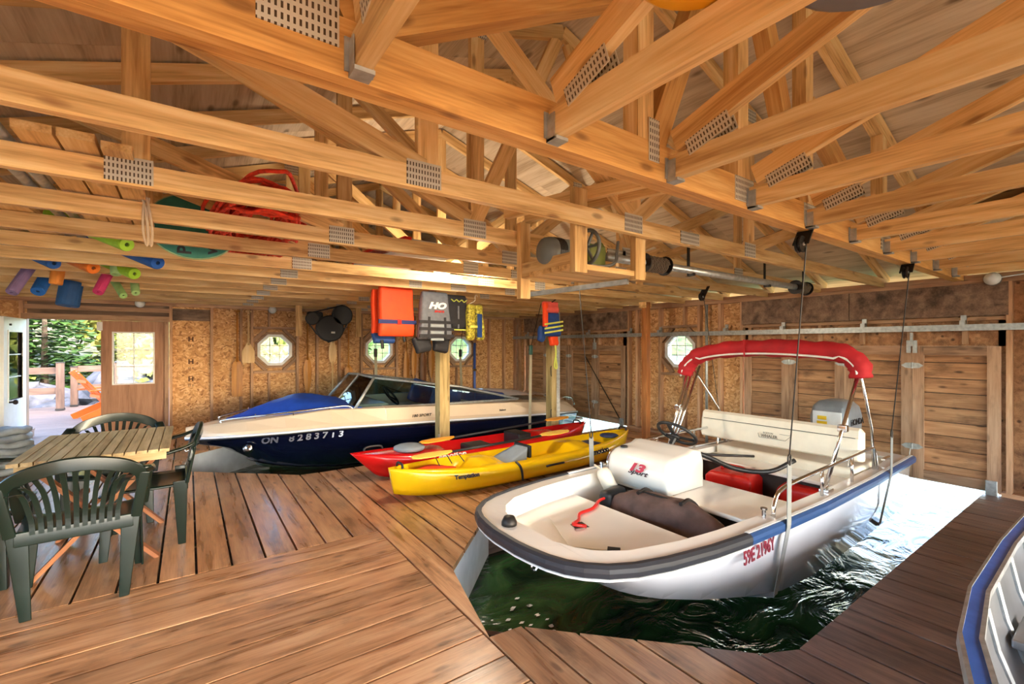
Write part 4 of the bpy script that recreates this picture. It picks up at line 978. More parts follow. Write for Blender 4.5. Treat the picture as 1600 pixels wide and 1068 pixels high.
for x, inn, zf in ((0, .5, None), (.12, .5, None), (.3, .5, None), (.6, .55, None), (1.0, .6, None), (1.5, .66, None), (1.75, .70, None), (2.15, .74, None), (2.16, .76, .12), (3.0, .78, .12), (4.1, .78, .12), (4.11, .74, None), (4.6, .7, None), (5.2, .66, None), (5.5, .6, None)):
    h = nh(x); z = zs(x); up = .10 + .10 * min(1, x / 1.5) - .06 * max(0, (x - 4.2) / 1.3)
    q = [(x, h * .998, z + .002), (x, h * .95, z + .045), (x, h * (inn + .14), z + up), (x, h * inn, z + up + .02)]
    q += [(x, h * inn * .98, z + up + .02), (x, 0, z + up + .03)] if zf is None else [(x, h * (inn - .06), zf), (x, 0, zf)]
    rs.append(q + [(a, -b, c) for a, b, c in q[-2::-1]])
dk = MB().loft(rs, False, False); dk.f.append(tuple(range(len(dk.v) - 11, len(dk.v)))); dk.build('deck', M_tan, N, smooth=False)
for s in (-1, 1):
    MB().tube([(x, s * (nh(x) + .008), zs(x)) for x in nx_], .016, 8).build('rub_rail', M_gelcool, N, smooth=True)
    MB().tube([(x, s * (nh(x) + .012), zs(x) - .02) for x in nx_], .010, 6).build('rail_insert', M_black, N, smooth=True)
    st_ = []
    for x in (1.2, 1.7, 2.2, 3, 3.7, 4.4, 5.0, 5.5):
        h = nh(x); z = zs(x); st_.append([(x, s * (h * .985 + .006), z + .03), (x, s * (h * .955 + .006), z + .062)])
    rsn = empty  # noqa
    MB().tube(curve_pts([(.35, s * .20, .46), (.40, s * .22, .50), (.9, s * .50, .56), (1.5, s * .68, .615), (1.72, s * .72, .62), (1.80, s * .73, .56)], 5), .011, 8).build('bow_rail', M_chrome, N, smooth=True)
    for x in (.7, 1.1, 1.5): MB().tube([(x, s * interp([(.4, .22), (.9, .50), (1.5, .68)], x), .47 + x * .05), (x, s * interp([(.4, .22), (.9, .50), (1.5, .68)], x), .52 + .065 * x)], .008, 6).build('rail_stanchion', M_chrome, N)
# bow cover
rs = []
for i in range(15):
    x = .42 + 1.42 * i / 14; w = interp([(.42, .05), (.6, .25), (1.0, .48), (1.5, .66), (1.84, .76)], x); top = interp([(.42, .47), (.8, .62), (1.15, .74), (1.5, .73), (1.84, .63)], x)
    base = zs(x) + .10 + .10 * min(1, x / 1.5) + .015; ring = []
    for k in range(13):
        a = -1 + 2 * k / 12; fold = .012 * math.sin(a * 9 + i * .8) + .010 * math.sin(a * 4 - i * 1.3)
        ring.append((x + .05 * abs(a) * (i / 14), a * w, base + max(0, (top - base) * (1 - abs(a) ** 1.6)) + fold * (1 - abs(a) ** 4)))
    rs.append(ring)
cv = MB().loft(rs, False, False).build('bow_cover', M_bluecanvas, N, smooth=True); sm = cv.modifiers.new('solid', 'SOLIDIFY'); sm.thickness = .006
# windshield
Ac, Atop = V((1.75, 0, .60)), V((2.08, 0, .985))
wp = {}
for s in (-1, 1):
    A = V((1.80, s * .74, .575)); T = V((2.10, s * .60, .965)); E = V((4.30, s * .93, .56)); Mt = V((3.3, s * .86, .80)); D1 = V((3.1, s * .88, .57))
    b = MB(); b.add([Ac, A, T, Atop], [(0, 1, 2, 3)]); g1 = b.build('windshield_pane', M_tint, N)
    b = MB(); b.add([A, D1, E, Mt, T], [(0, 1, 2, 3, 4)]); g2 = b.build('windshield_pane', M_tint, N)
    for gg in (g1, g2): sm = gg.modifiers.new('solid', 'SOLIDIFY'); sm.thickness = .005
    f = MB(); f.tube([Ac, A, D1, E], .017, 6); f.build('windshield_base', M_galv, N, smooth=True)
    MB().tube([Atop, T, Mt, E], .017, 6).build('windshield_frame', M_galv, N, smooth=True)
    MB().tube([A, T], .02, 6).build('windshield_post', M_galv, N, smooth=True)
    MB().tube([V((2.95, s * .87, .57)), V((3.15, s * .80, .83))], .01, 6).build('windshield_brace', M_galv, N)
MB().tube([Ac, Atop], .014, 6).build('windshield_post', M_galv, N)
# dash, wheel, seats
MB().bb((1.85, -.68, .30), (2.3, .68, .62)).build('dashboard', M_tan, N, bevel=.04)
c = V((2.42, -.38, .68)); ax = V((.8, 0, .6)).normalized(); u = V((0, 1, 0)); w = ax.cross(u)
swn = MB().tube([c + u * (.16 * math.cos(a * math.pi / 10)) + w * (.16 * math.sin(a * math.pi / 10)) for a in range(20)], .014, 6, True).build('steering_wheel', M_black, N, smooth=True)
for a in (90, 210, 330): MB().beam(c - ax * .02, c + u * (.15 * math.cos(R(a))) + w * (.15 * math.sin(R(a))), .03, .01, ax).build('spoke', M_black, swn)
M_seatblue = plain('seat_navy', (40, 66, 130), .45); 
for y in (-.42, .42):
    MB().bb((2.75, y - .26, .12), (3.25, y + .26, .45)).build('seat_base', M_cream, N, bevel=.05)
    MB().beam((3.22, y, .42), (3.36, y, .78), .10, .5, (1, 0, 0)).build('seat_back', M_seatblue, N, bevel=.04)
MB().bb((3.75, -.8, .12), (4.12, .8, .44)).build('rear_bench', M_cream, N, bevel=.04); MB().bb((4.02, -.8, .42), (4.14, .8, .66)).build('rear_bench_back', M_seatblue, N, bevel=.04)
MB().loft([[(x, y * w, z + (.03 if abs(y) < .8 else 0)) for y in (-1, -.8, -.3, .3, .8, 1)] for x, w, z in ((4.2, .74, .54), (4.25, .76, .60), (4.8, .76, .585), (5.25, .72, .53), (5.4, .7, .46))], False, False).build('sun_pad', M_gelcool, N, smooth=True)
MB().bb((5.45, -.8, .06), (5.85, .8, .11)).build('swim_platform', M_gelcool, N, bevel=.02)
for s in (-1, 1): MB().tube(curve_pts([(5.2, s * .82, .45), (5.35, s * .84, .52), (5.55, s * .82, .48), (5.62, s * .80, .36)], 4), .014, 8).build('stern_grab_rail', M_chrome, N, smooth=True)
MB().tube([(3.93, -.2, .12), (3.93, -.2, 1.45)], .022, 10).build('tow_pole', M_seatblue, N, smooth=True)
MB().lathe([(.03, 0), (.035, .02), (.02, .04)], (3.93, -.2, .98), (0, 0, 1), 10).build('pole_collar', M_chrome, N)
M_reg = plain('reg_silver', (104, 106, 116), .3, .5)
def on_hull(s, x, dz, size, mat, nm, sx=1, sh=.15):
    x2 = x + .25; h1, h2 = nh(x - .25), nh(x2); y = -(nh(x) * .975 + .008)
    text(nm, s, size, mat, basis((.5, -(h2 - h1), .10), (0, .12, 1), (x + .06, y, zs(x) - dz)), N, .002, sh, .002, sx)
xx = .74
for ch in 'ON 8283713':
    h1, h2 = section(xx - .1), section(xx + .1); p, q = V(h1[0]).lerp(V(h1[1]), .95), V(h2[0]).lerp(V(h2[1]), .95); tx = q - p; tx.y = -tx.y; mid = (p + q) / 2; mid.y = -mid.y
    nn = V((tx.y, -tx.x, -.12)).normalized()
    if ch != ' ': text('registration_character', ch, .105, M_reg, basis(tx, V((0, .15, 1)), mid + nn * .012), N, .003, .15, .003, 1.15)
    xx += .092
text('deck_lettering', '180 SPORT', .05, M_iron, basis((1, -.02, 0), (0, .5, 1), (2.62, -1.0, .455)), N, .002, .3, .001, 1.2)
text('deck_lettering', 'Select', .04, M_iron, basis((1, -.02, 0), (0, .5, 1), (3.95, -1.0, .42)), N, .002, .3, .001, 1.2)
MB().lathe([(.005, .0), (.05, .004), (.06, .012), (.03, .03)], (.62, -.485, .17), (-.35, -1, .2), 14).build('hull_emblem', M_chrome, N, smooth=True)
MB().lathe([(.022, 0), (.02, .01), (.008, .014)], (1.85, -.90, .02), (0, -1, -.2), 10).build('drain_fitting', M_chrome, N)
MB().tube([(.02, 0, .20), (-.02, 0, .17), (.0, 0, .13), (.06, 0, .14)], .008, 6).build('bow_eye', M_chrome, N)
# ---------------------------------------------------------------- aluminium boat at the dock edge
A3 = empty('aluminium_boat', (1.36, -.335, 0), label='open aluminium boat with a blue gunwale beside the narrow dock', cat='boat')
AH = [(0, .05), (.05, .22), (.15, .38), (.3, .50), (.55, .63), (.9, .72), (1.4, .78), (2.2, .80), (3.6, .78)]
ah = lambda x: interp(AH, x)
az = lambda x: .40 - .05 * min(1, x / 1.5)
ax_ = [0, .02, .05, .1, .15, .22, .3, .42, .55, .7, .9, 1.4, 2.2, 3.0, 3.6]
def asec(x, t):
    h = ah(x) - t; z = az(x); rk = .35 * math.exp(-x / .6); k = min(1, x / .9); zb = -.12 - .18 * k + t
    q = [(x + t * (x < .02), h, z), (x + rk * .3, h * .96, z - .16), (x + rk * .75, h * .86, z - .38), (x + rk * .95, h * .5, zb + .04), (x + rk, 0, zb)]
    return q + [(a, -b, c) for a, b, c in q[-2::-1]]
hl = MB().loft([asec(x, 0) for x in ax_], False, False); hl.f.append(tuple(range(len(hl.v) - 9, len(hl.v)))); hl.build('hull', M_alu, A3, smooth=True)
MB().loft([asec(x, .02) for x in ax_], False, False).build('inner_skin', M_alu, A3, smooth=True)
gp = [(x, -ah(x), az(x)) for x in ax_[::-1]] + [(x, ah(x), az(x)) for x in ax_]
M_gun = plain('blue_gunwale', (52, 92, 170), .25, .2, .1)
def gun(prof, name, mat):
    P = [V(p) for p in gp]; rs = []
    for i, p in enumerate(P):
        t = P[min(i + 1, len(P) - 1)] - P[max(i - 1, 0)]; t.z = 0; t.normalize(); nr = V((t.y, -t.x, 0))
        if nr.dot(V((p.x - 2, p.y, 0))) < 0: nr = -nr
        rs.append([p + nr * a + V((0, 0, b)) for a, b in prof])
    MB().loft(rs).build(name, mat, A3, smooth=False)
gun([(-.022, .012), (.024, .014), (.030, -.02), (-.022, -.01)], 'gunwale', M_gun)
gun([(.022, .018), (.034, .014), (.038, -.03), (.022, -.03)], 'gunwale_edge', M_galv); gun([(-.034, .018), (-.020, .016), (-.020, -.014), (-.034, -.014)], 'gunwale_edge', M_galv)
for x in (.55, .9, 1.25, 1.6, 2.0, 2.4):
    q = asec(x, .024); MB().tube([V(p) for p in q], .014, 6).build('hull_rib', M_galv, A3)
MB().loft([[(x, y * (ah(x) - .09), .30) for y in (-1, -.5, .5, 1)] for x in (.10, .2, .35, .52)], False, False).build('bow_plate', M_galv, A3)
MB().bb((1.5, -.70, .12), (1.8, .70, .16)).build('bench_seat', M_alu, A3, bevel=.008); MB().bb((2.5, -.72, .12), (2.8, .72, .16)).build('bench_seat', M_alu, A3, bevel=.008)
MB().prism([(.5, -.5), (1.4, -.62), (1.4, .62), (.5, .5)], lambda a, b, c: (a, b, c), -.02, 0.0).build('floor_mat', plain('floor_mat', (108, 100, 92), .8), A3)
for s in (-1, 1): MB().lathe([(.03, 0), (.03, .02), (.012, .03)], (.5, s * .56, .385), (0, 0, 1), 10).build('oarlock', M_galv, A3)
# ---------------------------------------------------------------- kayaks
def kayak(loc, L, Wd, mat, rz, lab, wells, nose, tilt=0):
    K = empty('kayak', loc, rz, label=lab, cat='kayak'); rs = []; n = 44
    for i in range(n + 1):
        s = i / n; e = abs(2 * s - 1); w = max(.02, Wd / 2 * (1 - e ** 2.7) ** .8)
        zb = .0 + .07 * e ** 5; zg = .21 + .08 * e ** 2.2
        dep = 0
        for a, b, d in wells:
            if a < s < b: dep = max(dep, d * min(1, (s - a) / .03, (b - s) / .03))
        hump = .05 * (1 - e ** 2)
        xx = lambda z: s * L + (nose[0] * (1 - s) ** 14 * (zg - z) / .3 - nose[1] * s ** 14 * (zg - z) / .3)
        rim = .80; q = [(w * .50, zb), (w * .86, zb + .06), (w * .99, zb + .13), (w, zg - .03), (w * .95, zg), (w * rim, zg + .018 + hump * .2), (w * (rim - .1), zg + hump * .35 - dep * .75), (w * .45, zg + hump * .5 - dep), (0, zg + hump - dep * 1.0)]
        full = [(0, zb - .0)] + q + [(-a, b) for a, b in q[-2::-1]]
        rs.append([(xx(z), y, z) for y, z in full])
    MB().loft(rs).build('kayak_hull', mat, K, smooth=True)
    return K
def at(K, x, y, z): return V((x, y, z))
KY = kayak((1.47, 3.99, 0), 3.28, .72, M_yellow, R(1.4), 'yellow sit on top kayak lying on the deck next to the white boat', [(.06, .27, .13), (.34, .66, .12), (.74, .92, .10)], (.06, .1))
KR = kayak((1.36, 4.75, 0), 3.32, .68, M_red, R(.8), 'red kayak lying on the deck behind the yellow kayak', [(.30, .72, .10), (.80, .92, .06)], (.30, .16))
def ktext(K, s, x, y, z, size, mat, sx=1.2, yaw=0):
    text('kayak_lettering', s, size, mat, basis((1, yaw, .02), (0, .30, 1), (x, y, z)), K, .002, 0, .003, sx)
M_letter = plain('white_letter', (240, 236, 226), .5)
ktext(KY, 'emotion', 2.36, -.358, .20, .085, M_black, 1.1, .06); ktext(KR, 'emotion', .98, -.335, .215, .085, M_letter, 1.15, -.05)
ktext(KY, 'Temptation', .62, -.325, .205, .05, M_iron, 1, -.22)
def handle(K, x, y, z, L, mat=M_black, axis=(1, 0, 0)):
    a = V(axis); p = V((x, y, z)); o = V((0, math.copysign(.03, y), .012)) if abs(y) > .05 else V((0, 0, .035))
    h = MB().tube(curve_pts([p - a * L / 2, p - a * L * .35 + o, p + a * L * .35 + o, p + a * L / 2], 4), .011, 6).build('carry_handle', mat, K, smooth=True)
handle(KY, 1.66, -.372, .16, .24); handle(KY, .10, 0, .30, .13, axis=(0, 1, 0)); handle(KR, .22, 0, .315, .2)
handle(KY, 3.18, 0, .30, .12, axis=(0, 1, 0)); handle(KR, 3.16, 0, .30, .14, axis=(0, 1, 0))
MB().tube(curve_pts([(1.20, -.30, .245), (1.21, -.355, .21), (1.22, -.374, .15), (1.23, -.374, .07)], 4), .013, 6).build('seat_strap', M_black, KY)
ms = MB(); ms.add([(1.18, -.20, .14), (1.42, -.20, .14), (1.46, .20, .14), (1.16, .20, .14), (1.20, -.15, .20), (1.50, -.13, .32), (1.54, .13, .32), (1.20, .15, .20)], [(0, 1, 2, 3), (4, 5, 6, 7), (0, 1, 5, 4), (2, 3, 7, 6), (1, 2, 6, 5), (0, 3, 7, 4)])
ms.build('seat_pad', M_graypad, KY, bevel=.02); MB().bb((1.50, -.14, .2), (1.54, .14, .335)).build('seat_back', M_black, KY, bevel=.015)
MB().bb((2.45, -.16, .16), (2.7, .16, .21)).build('rear_seat_pad', M_navypad, KY, bevel=.02); MB().lathe([(.11, 0), (.12, .015), (.10, .03), (.02, .036)], (2.92, 0, .245), (0, 0, 1), 18).build('hatch_lid', M_navypad, KY, smooth=True)
MB().lathe([(.16, 0), (.17, .02), (.165, .035), (.13, .05), (.02, .056)], (.62, 0, .265), (0, 0, 1), 24).build('hatch_lid', M_graypad, KR, smooth=True)
MB().bb((1.35, -.17, .14), (1.65, .17, .22)).build('seat_pad', M_black, KR, bevel=.02); MB().bb((2.0, -.17, .14), (2.2, .17, .30)).build('seat_back', M_black, KR, bevel=.02)
for x in (.42, .55, .68):
    MB().tube([(x, -.16, .30), (x + .12, .16, .30)], .005, 5).build('bungee_cord', M_black, KY)
def paddle(name, p0, p1, lab, mat=M_blade, r=.014, shaft=M_black):
    P = empty(name, p0, label=lab, cat='paddle'); a, b = V(p0), V(p1); d = (b - a).normalized(); s = V((0, 0, 1)).cross(d).normalized(); up = d.cross(s)
    MB().tube([a + d * .42, b - d * .42], r, 8).build('shaft', shaft, P, world=True, smooth=True)
    for e, dr in ((a, d), (b, -d)):
        m = MB(); rs = []
        for t, w in ((0, .03), (.06, .075), (.2, .09), (.34, .075), (.43, .02)):
            c = e + dr * t; rs.append([c + s * w + up * .012, c + up * .02, c - s * w + up * .012, c - s * w + up * .004, c + up * .010, c + s * w + up * .004])
        m.loft(rs).build('blade', mat, P, world=True, smooth=False)
paddle('kayak_paddle', (1.72, 4.08, .335), (3.75, 4.14, .37), 'kayak paddle with pale orange blades lying along the yellow kayak', plain('pale_blade', (248, 196, 84), .4))
paddle('kayak_paddle', (2.08, 4.69, .33), (4.40, 4.86, .385), 'kayak paddle with orange blades lying along the red kayak')
ob2 = MB(); rs = []
for i in range(9):
    t = i / 8; q = max(.1, math.sin(math.pi * (.08 + .84 * t)) ** .5); rs.append([(1.62 + .52 * t, 4.02 + math.cos(a) * .16 * q, .18 + .07 * q * math.sin(a) + .01 * math.sin(3 * a + i)) for a in [2 * math.pi * k / 12 for k in range(12)]])
topthing(ob2.loft(rs), 'dry_bag', M_orangered, 'orange bag stowed in the end well of the yellow kayak', 'bag', True)
# ================================================================ table and chairs
def make_chair():
    C = empty('resin_chair', (0, 0, 0), cat='chair', group='green resin chairs round the table')
    def leg(a, b, w0, w1, nm='leg'):
        a, b = V(a), V(b); m = MB(); rs = []
        for t in (0, .35, .7, 1):
            c = a.lerp(b, t); w = lerp(w0, w1, t); sx = math.copysign(1, a.x); sy = math.copysign(1, a.y)
            q = [(0, 0), (-w, 0), (-w, -.012), (-.014, -.014), (-.012, -w), (0, -w)]
            rs.append([(c.x + sx * p, c.y + sy * r, c.z) for p, r in q])
        m.loft(rs).build(nm, M_green, C, bevel=.004, seg=1)
    for s in (-1, 1):
        leg((s * .215, -.225, 0), (s * .265, -.235, .46), .045, .085); leg((s * .275, .235, 0), (s * .265, .225, .42), .045, .075)
        # upright from the back leg to the rail, arm support and arm
        MB().beam((s * .245, -.23, .44), (s * .285, -.275, .70), .05, .022, (0, 1, 0)).build('back_post', M_green, C, bevel=.006, seg=1)
        MB().beam((s * .262, .20, .40), (s * .295, .12, .635), .07, .022, (0, 1, .2), .055, .02).build('arm_support', M_green, C, bevel=.006, seg=1)
        arm = curve_pts([(s * .29, .20, .615), (s * .30, .12, .645), (s * .305, -.05, .66), (s * .30, -.20, .69), (s * .285, -.275, .72)], 4)
        MB().loft([[p + V((s * .032, 0, 0)), p + V((s * .026, 0, .012)), p + V((-s * .026, 0, .012)), p + V((-s * .032, 0, -.006)), p + V((0, 0, -.012))] for p in arm]).build('armrest', M_green, C, smooth=True)
    # seat
    st = MB(); rs = []
    for i in range(9):
        y = -.22 + .46 * i / 8; rs.append([(x * (.235 + .02 * i / 8), y, .415 + .018 * x * x + .012 * ((i - 3) / 5) ** 2 - (.02 if i == 8 else 0)) for x in [-1 + 2 * k / 8 for k in range(9)]])
    so = st.loft(rs, False, False).build('seat', M_green, C, smooth=True); m = so.modifiers.new('s', 'SOLIDIFY'); m.thickness = .014
    # top rail arch and lower rail
    arch = curve_pts([(-.305, -.245, .60), (-.295, -.27, .70), (-.22, -.295, .775), (-.10, -.315, .815), (0, -.32, .825), (.10, -.315, .815), (.22, -.295, .775), (.295, -.27, .70), (.305, -.245, .60)], 5)
    rs = []
    for i, p in enumerate(arch):
        t = (arch[min(i + 1, len(arch) - 1)] - arch[max(i - 1, 0)]).normalized(); dn = V((0, 1, 0)).cross(t)
        if dn.z > 0: dn = -dn
        if abs(dn.z) < .35: dn = V((-math.copysign(1, p.x), 0, -.3)).normalized()
        w = .07 if abs(p.x) < .25 else .06
        rs.append([p + V((0, -.012, 0)), p + V((0, .012, .004)), p + V((0, .012, 0)) + dn * w, p + V((0, -.010, 0)) + dn * w])
    MB().loft(rs).build('top_rail', M_green, C, smooth=False, bevel=.004, seg=1)
    MB().beam((-.235, -.228, .425), (.235, -.228, .425), .02, .075).build('lower_rail', M_green, C, bevel=.006, seg=1)
    for k in range(11):
        u = -1 + 2 * k / 10; top = .80 - .10 * u * u
        pts = curve_pts([(u * .165, -.232, .44), (u * .17, -.238, .52), (u * .20, -.265, .65), (u * .245, -.30, top - .035)], 4)
        MB().loft([[p + V((-.011, -.006, 0)), p + V((.011, -.006, 0)), p + V((.011, .006, 0)), p + V((-.011, .006, 0))] for p in pts]).build('back_slat', M_green, C)
    return C
proto = make_chair()
CH = [(-.50, 3.57, 3, 'green resin armchair with its slatted back on the inner plank border, pushed under the table'), (-.24, 4.22, 90, 'green resin armchair at the table side next to the navy boat bow'), (-.50, 4.86, 180, 'green resin armchair at the table side facing the entry doors'), (-1.08, 4.12, -92, 'green resin armchair at the table side away from the boats')]
for i, (x, y, a, lab) in enumerate(CH):
    o = proto if i == 0 else copy_tree(proto)
    o.matrix_basis = Matrix.Translation((x, y, 0)) @ Matrix.Rotation(R(a), 4, 'Z'); o['label'] = lab
T = empty('slatted_table', (-.47, 4.22, 0), label='weathered slatted wooden table with crossed legs amid green chairs', cat='table')
for k in range(13):
    x = -.84 + .057 * (k + .5); board('table_slat', (x, 3.72, .73), (x, 4.73, .73), .050, .022, M_table, T)
for y in (3.80, 4.22, 4.64): board('apron', (-.82, y, .69), (-.12, y, .69), .025, .055, M_table, T)
for s in (-1, 1):
    for d in (-1, 1):
        board('cross_leg', (-.47 + d * .30, 4.22 + s * .36 + d * .013, .0), (-.47 - d * .28, 4.22 + s * .36 + d * .013, .66), .024, .06, M_leg, T, (0, 1, 0))
board('stretcher', (-.62, 3.87, .34), (-.62, 4.57, .34), .05, .03, M_leg, T)
# ================================================================ hoist on the trusses
HT = empty('hoist_tray', (1.95, 2.05, 1.82), label='wooden hoist tray hung from the roof trusses on pale uprights', cat='hoist')
for a, b, w in (((1.715, 1.805, 1.80), (1.715, 1.805, 2.25), .089), ((2.20, 1.805, 1.80), (2.20, 1.805, 2.06), .089), ((1.715, 2.30, 1.70), (1.715, 2.30, 2.17), .075), ((2.20, 2.30, 1.80), (2.20, 2.30, 2.06), .075)): board('upright', a, b, .04, w, M_truss, HT, (1, 0, 0))
for y in (1.86, 2.0, 2.13): board('tray_board', (1.68, y, 1.835), (2.26, y, 1.835), .13, .03, M_truss, HT)
board('tray_edge', (1.70, 1.83, 1.87), (1.70, 2.28, 1.87), .03, .09, M_truss, HT); board('strut', (1.95, 2.55, 1.765), (2.2, 1.88, 1.80), .03, .03, M_galv, HT)
board('cross_brace', (1.95, 1.18, 2.235), (1.62, 2.36, 2.235), .038, .07, M_truss, HT); board('cross_brace', (2.10, 1.18, 2.235), (1.78, 2.36, 2.235), .038, .07, M_truss, HT)
mo = empty('hoist_motor', (1.85, 2.05, 1.855), label='grey and olive electric hoist motor with a belt wheel on the wooden tray', cat='motor')
MB().lathe([(.02, -.13), (.075, -.125), (.085, -.09), (.085, .08), (.05, .10), (.02, .10)], (1.80, 2.05, 1.955), (1, 0, 0), 20).build('motor_body', M_motor, mo, smooth=True, world=True)
for k in range(5): MB().lathe([(.087, -.004), (.087, .004)], (1.735 + .012 * k, 2.05, 1.955), (1, 0, 0), 20).build('vent_rib', M_iron, mo, world=True)
MB().bb((1.97, 1.98, 1.86), (2.12, 2.14, 2.03)).build('gear_box', M_greenm, mo, bevel=.02, world=True); MB().lathe([(.05, 0), (.055, .02), (.04, .05)], (2.1, 2.05, 2.0), (.6, -.5, .3), 14).build('gear_cap', M_greenm, mo, world=True)
wc = V((1.93, 1.96, 1.99)); wh = MB().tube([wc + V((0, .10 * math.cos(a * math.pi / 12), .10 * math.sin(a * math.pi / 12))) for a in range(24)], .012, 6, True).build('belt_wheel', M_motor, mo, world=True, smooth=True)
for a in range(3): MB().beam(wc + V((0, .1 * math.cos(a * 1.047), .1 * math.sin(a * 1.047))), wc - V((0, .1 * math.cos(a * 1.047), .1 * math.sin(a * 1.047))), .014, .012).build('wheel_spoke', M_motor, wh, world=True)
MB().tube(curve_pts([(1.93, 1.95, 1.885), (2.05, 1.94, 1.885), (2.15, 1.94, 1.92), (2.18, 1.95, 2.0), (2.2, 1.96, 2.06)], 5), .01, 6).build('belt_hose', M_webg, mo, world=True)
sh = empty('winch_shaft', (3.4, 2.1, 2.0), label='long steel winch shaft with coiled rope drums under the trusses', cat='winch')
MB().tube([(2.24, 2.1, 1.99), (5.25, 2.1, 1.99)], .028, 14).build('shaft_pipe', M_galv, sh, smooth=True, world=True)
for x0 in (2.62, 4.95):
    MB().tube([(x0, 2.1, 1.99), (x0 + .24, 2.1, 1.99)], .042, 14).build('drum', M_iron, sh, world=True)
    for q in (0, .24): MB().lathe([(.07, -.005), (.07, .005)], (x0 + q, 2.1, 1.99), (1, 0, 0), 18).build('drum_flange', M_iron, sh, world=True)
    MB().tube([(x0 + .012 + .21 * k / 110, 2.1 + .052 * math.cos(k * .6), 1.99 + .052 * math.sin(k * .6)) for k in range(111)], .009, 5).build('rope_coil', plain('coil_rope%d' % int(x0), (96, 82, 66), .8), sh, world=True)
for x in (3.2, 4.4, 5.2): MB().bb((x - .015, 2.08, 1.95), (x + .015, 2.12, 2.0)).bb((x - .015, 2.128, 1.95), (x + .015, 2.135, 2.3)).build('shaft_hanger', M_iron, sh, world=True)
def pulley(x, y, z, lab, dy=-.06):
    t = empty('hoist_pulley', (x, y, z), label=lab, cat='pulley', group='hoist pulleys')
    MB().lathe([(.045, -.014), (.045, -.008), (.034, -.003), (.034, .003), (.045, .008), (.045, .014)], (x, y, z), (0, 1, 0), 18).build('sheave', M_iron, t, world=True)
    MB().tube([(x, y + .028, z), (x, y - .02, z)], .01, 8).build('axle', M_galv, t, world=True); MB().beam((x, y - .018, z), (x + .09, y - .018, z + .12), .008, .045, (0, 1, 0)).beam((x, y + .018, z), (x + .09, y + .018, z + .12), .008, .045, (0, 1, 0)).build('bracket', M_iron, t, world=True)
pulley(2.70, 1.12, 1.955, 'iron pulley under the girder above the white boat console'); pulley(4.48, 1.12, 1.965, 'iron pulley under the girder above the white boat stern'); pulley(4.68, 2.95, 1.95, 'iron pulley under the trusses near the slim brown post')
# hoist drive of the far slip
hb_ = empty('far_hoist_drive', (1.9, 7.75, 1.7), label='black belt driven hoist pulleys hung before the back wall', cat='hoist')
for x, z, r in ((1.87, 1.68, .215), (2.06, 1.90, .165), (1.60, 1.83, .10)): MB().lathe([(.02, -.03), (r * .9, -.03), (r, -.02), (r, .02), (r * .9, .03), (.02, .03)], (x, 7.75, z), (0, 1, 0), 28).build('pulley_wheel', M_black, hb_, world=True)
MB().tube([(1.60, 7.75, 1.93), (2.06, 7.75, 2.06), (2.22, 7.75, 1.92), (2.02, 7.75, 1.53), (1.85, 7.75, 1.46), (1.66, 7.75, 1.6), (1.52, 7.75, 1.80)], .012, 6, True).build('drive_belt', M_black, hb_, world=True)
MB().bb((1.55, 7.80, 1.78), (1.78, 7.95, 1.95)).build('motor_case', M_black, hb_, bevel=.03, world=True); MB().bb((1.88, 7.715, 1.60), (1.94, 7.719, 1.63)).build('maker_tag', M_white, hb_, world=True)
for x in (1.42, 2.35): board('hanger_board', (x, 7.84, 1.55), (x, 7.84, 2.12), .03, .089, M_truss, hb_, (1, 0, 0))
board('hanger_beam', (1.40, 7.93, 1.85), (2.4, 7.93, 1.85), .04, .089, M_truss, hb_)
for (x, y, zr, lab) in ((4.36, 5.66, 1.28, 'green ratchet and pale strap at the near stern side of the navy boat'), (2.7, 8.0, 1.22, 'dark hook and cable before the octagon window behind the orange vest'), (4.4, 8.0, 1.20, 'dark hook and cable before the octagon window behind the black vest')):
    t = empty('boat_strap', (x, y, zr), label=lab, cat='hoist cable')
    MB().tube([(x, min(TY, key=lambda q: abs(q - y)), 2.05), (x, y, zr + .1)], .005, 6).build('cable', M_iron, t, world=True); MB().bb((x - .03, y - .02, zr - .02), (x + .03, y + .02, zr + .13)).build('ratchet', plain('ratchet_green', (40, 84, 76), .5) if y < 6 else M_iron, t, bevel=.012, world=True)
    MB().beam((x, y, zr), (x + .01, y + (.04 if y < 6 else -.06), .10), .05, .005, (0, 1, 0)).build('strap', M_web, t, world=True)
# lamps on plates and the lit bulb
M_bulb, bn, bl, bp = newmat('lit_bulb'); bp.inputs['Emission Color'].default_value = (1, .9, .75, 1); bp.inputs['Emission Strength'].default_value = 25
lb = empty('ceiling_bulb', (2.2, 3.66, 2.1), label='lit bare bulb in a lampholder among the roof trusses', cat='lamp')
MB().lathe([(.004, -.06), (.03, -.045), (.034, -.02), (.02, .02), (.014, .035)], (2.2, 3.66, 2.115), (0, 0, 1), 16).build('bulb', M_bulb, lb, smooth=True, world=True); MB().lathe([(.02, 0), (.022, .05), (.045, .055), (.045, .07)], (2.2, 3.66, 2.15), (0, 0, 1), 14).build('lampholder', M_white, lb, world=True)
ld = bpy.data.lights.new('bulb_light', 'POINT'); lo = bpy.data.objects.new('bulb_light', ld); COL.objects.link(lo); ld.energy = 24; ld.color = (1, .86, .66); ld.shadow_soft_size = .05; lo.location = (2.2, 3.66, 2.03)
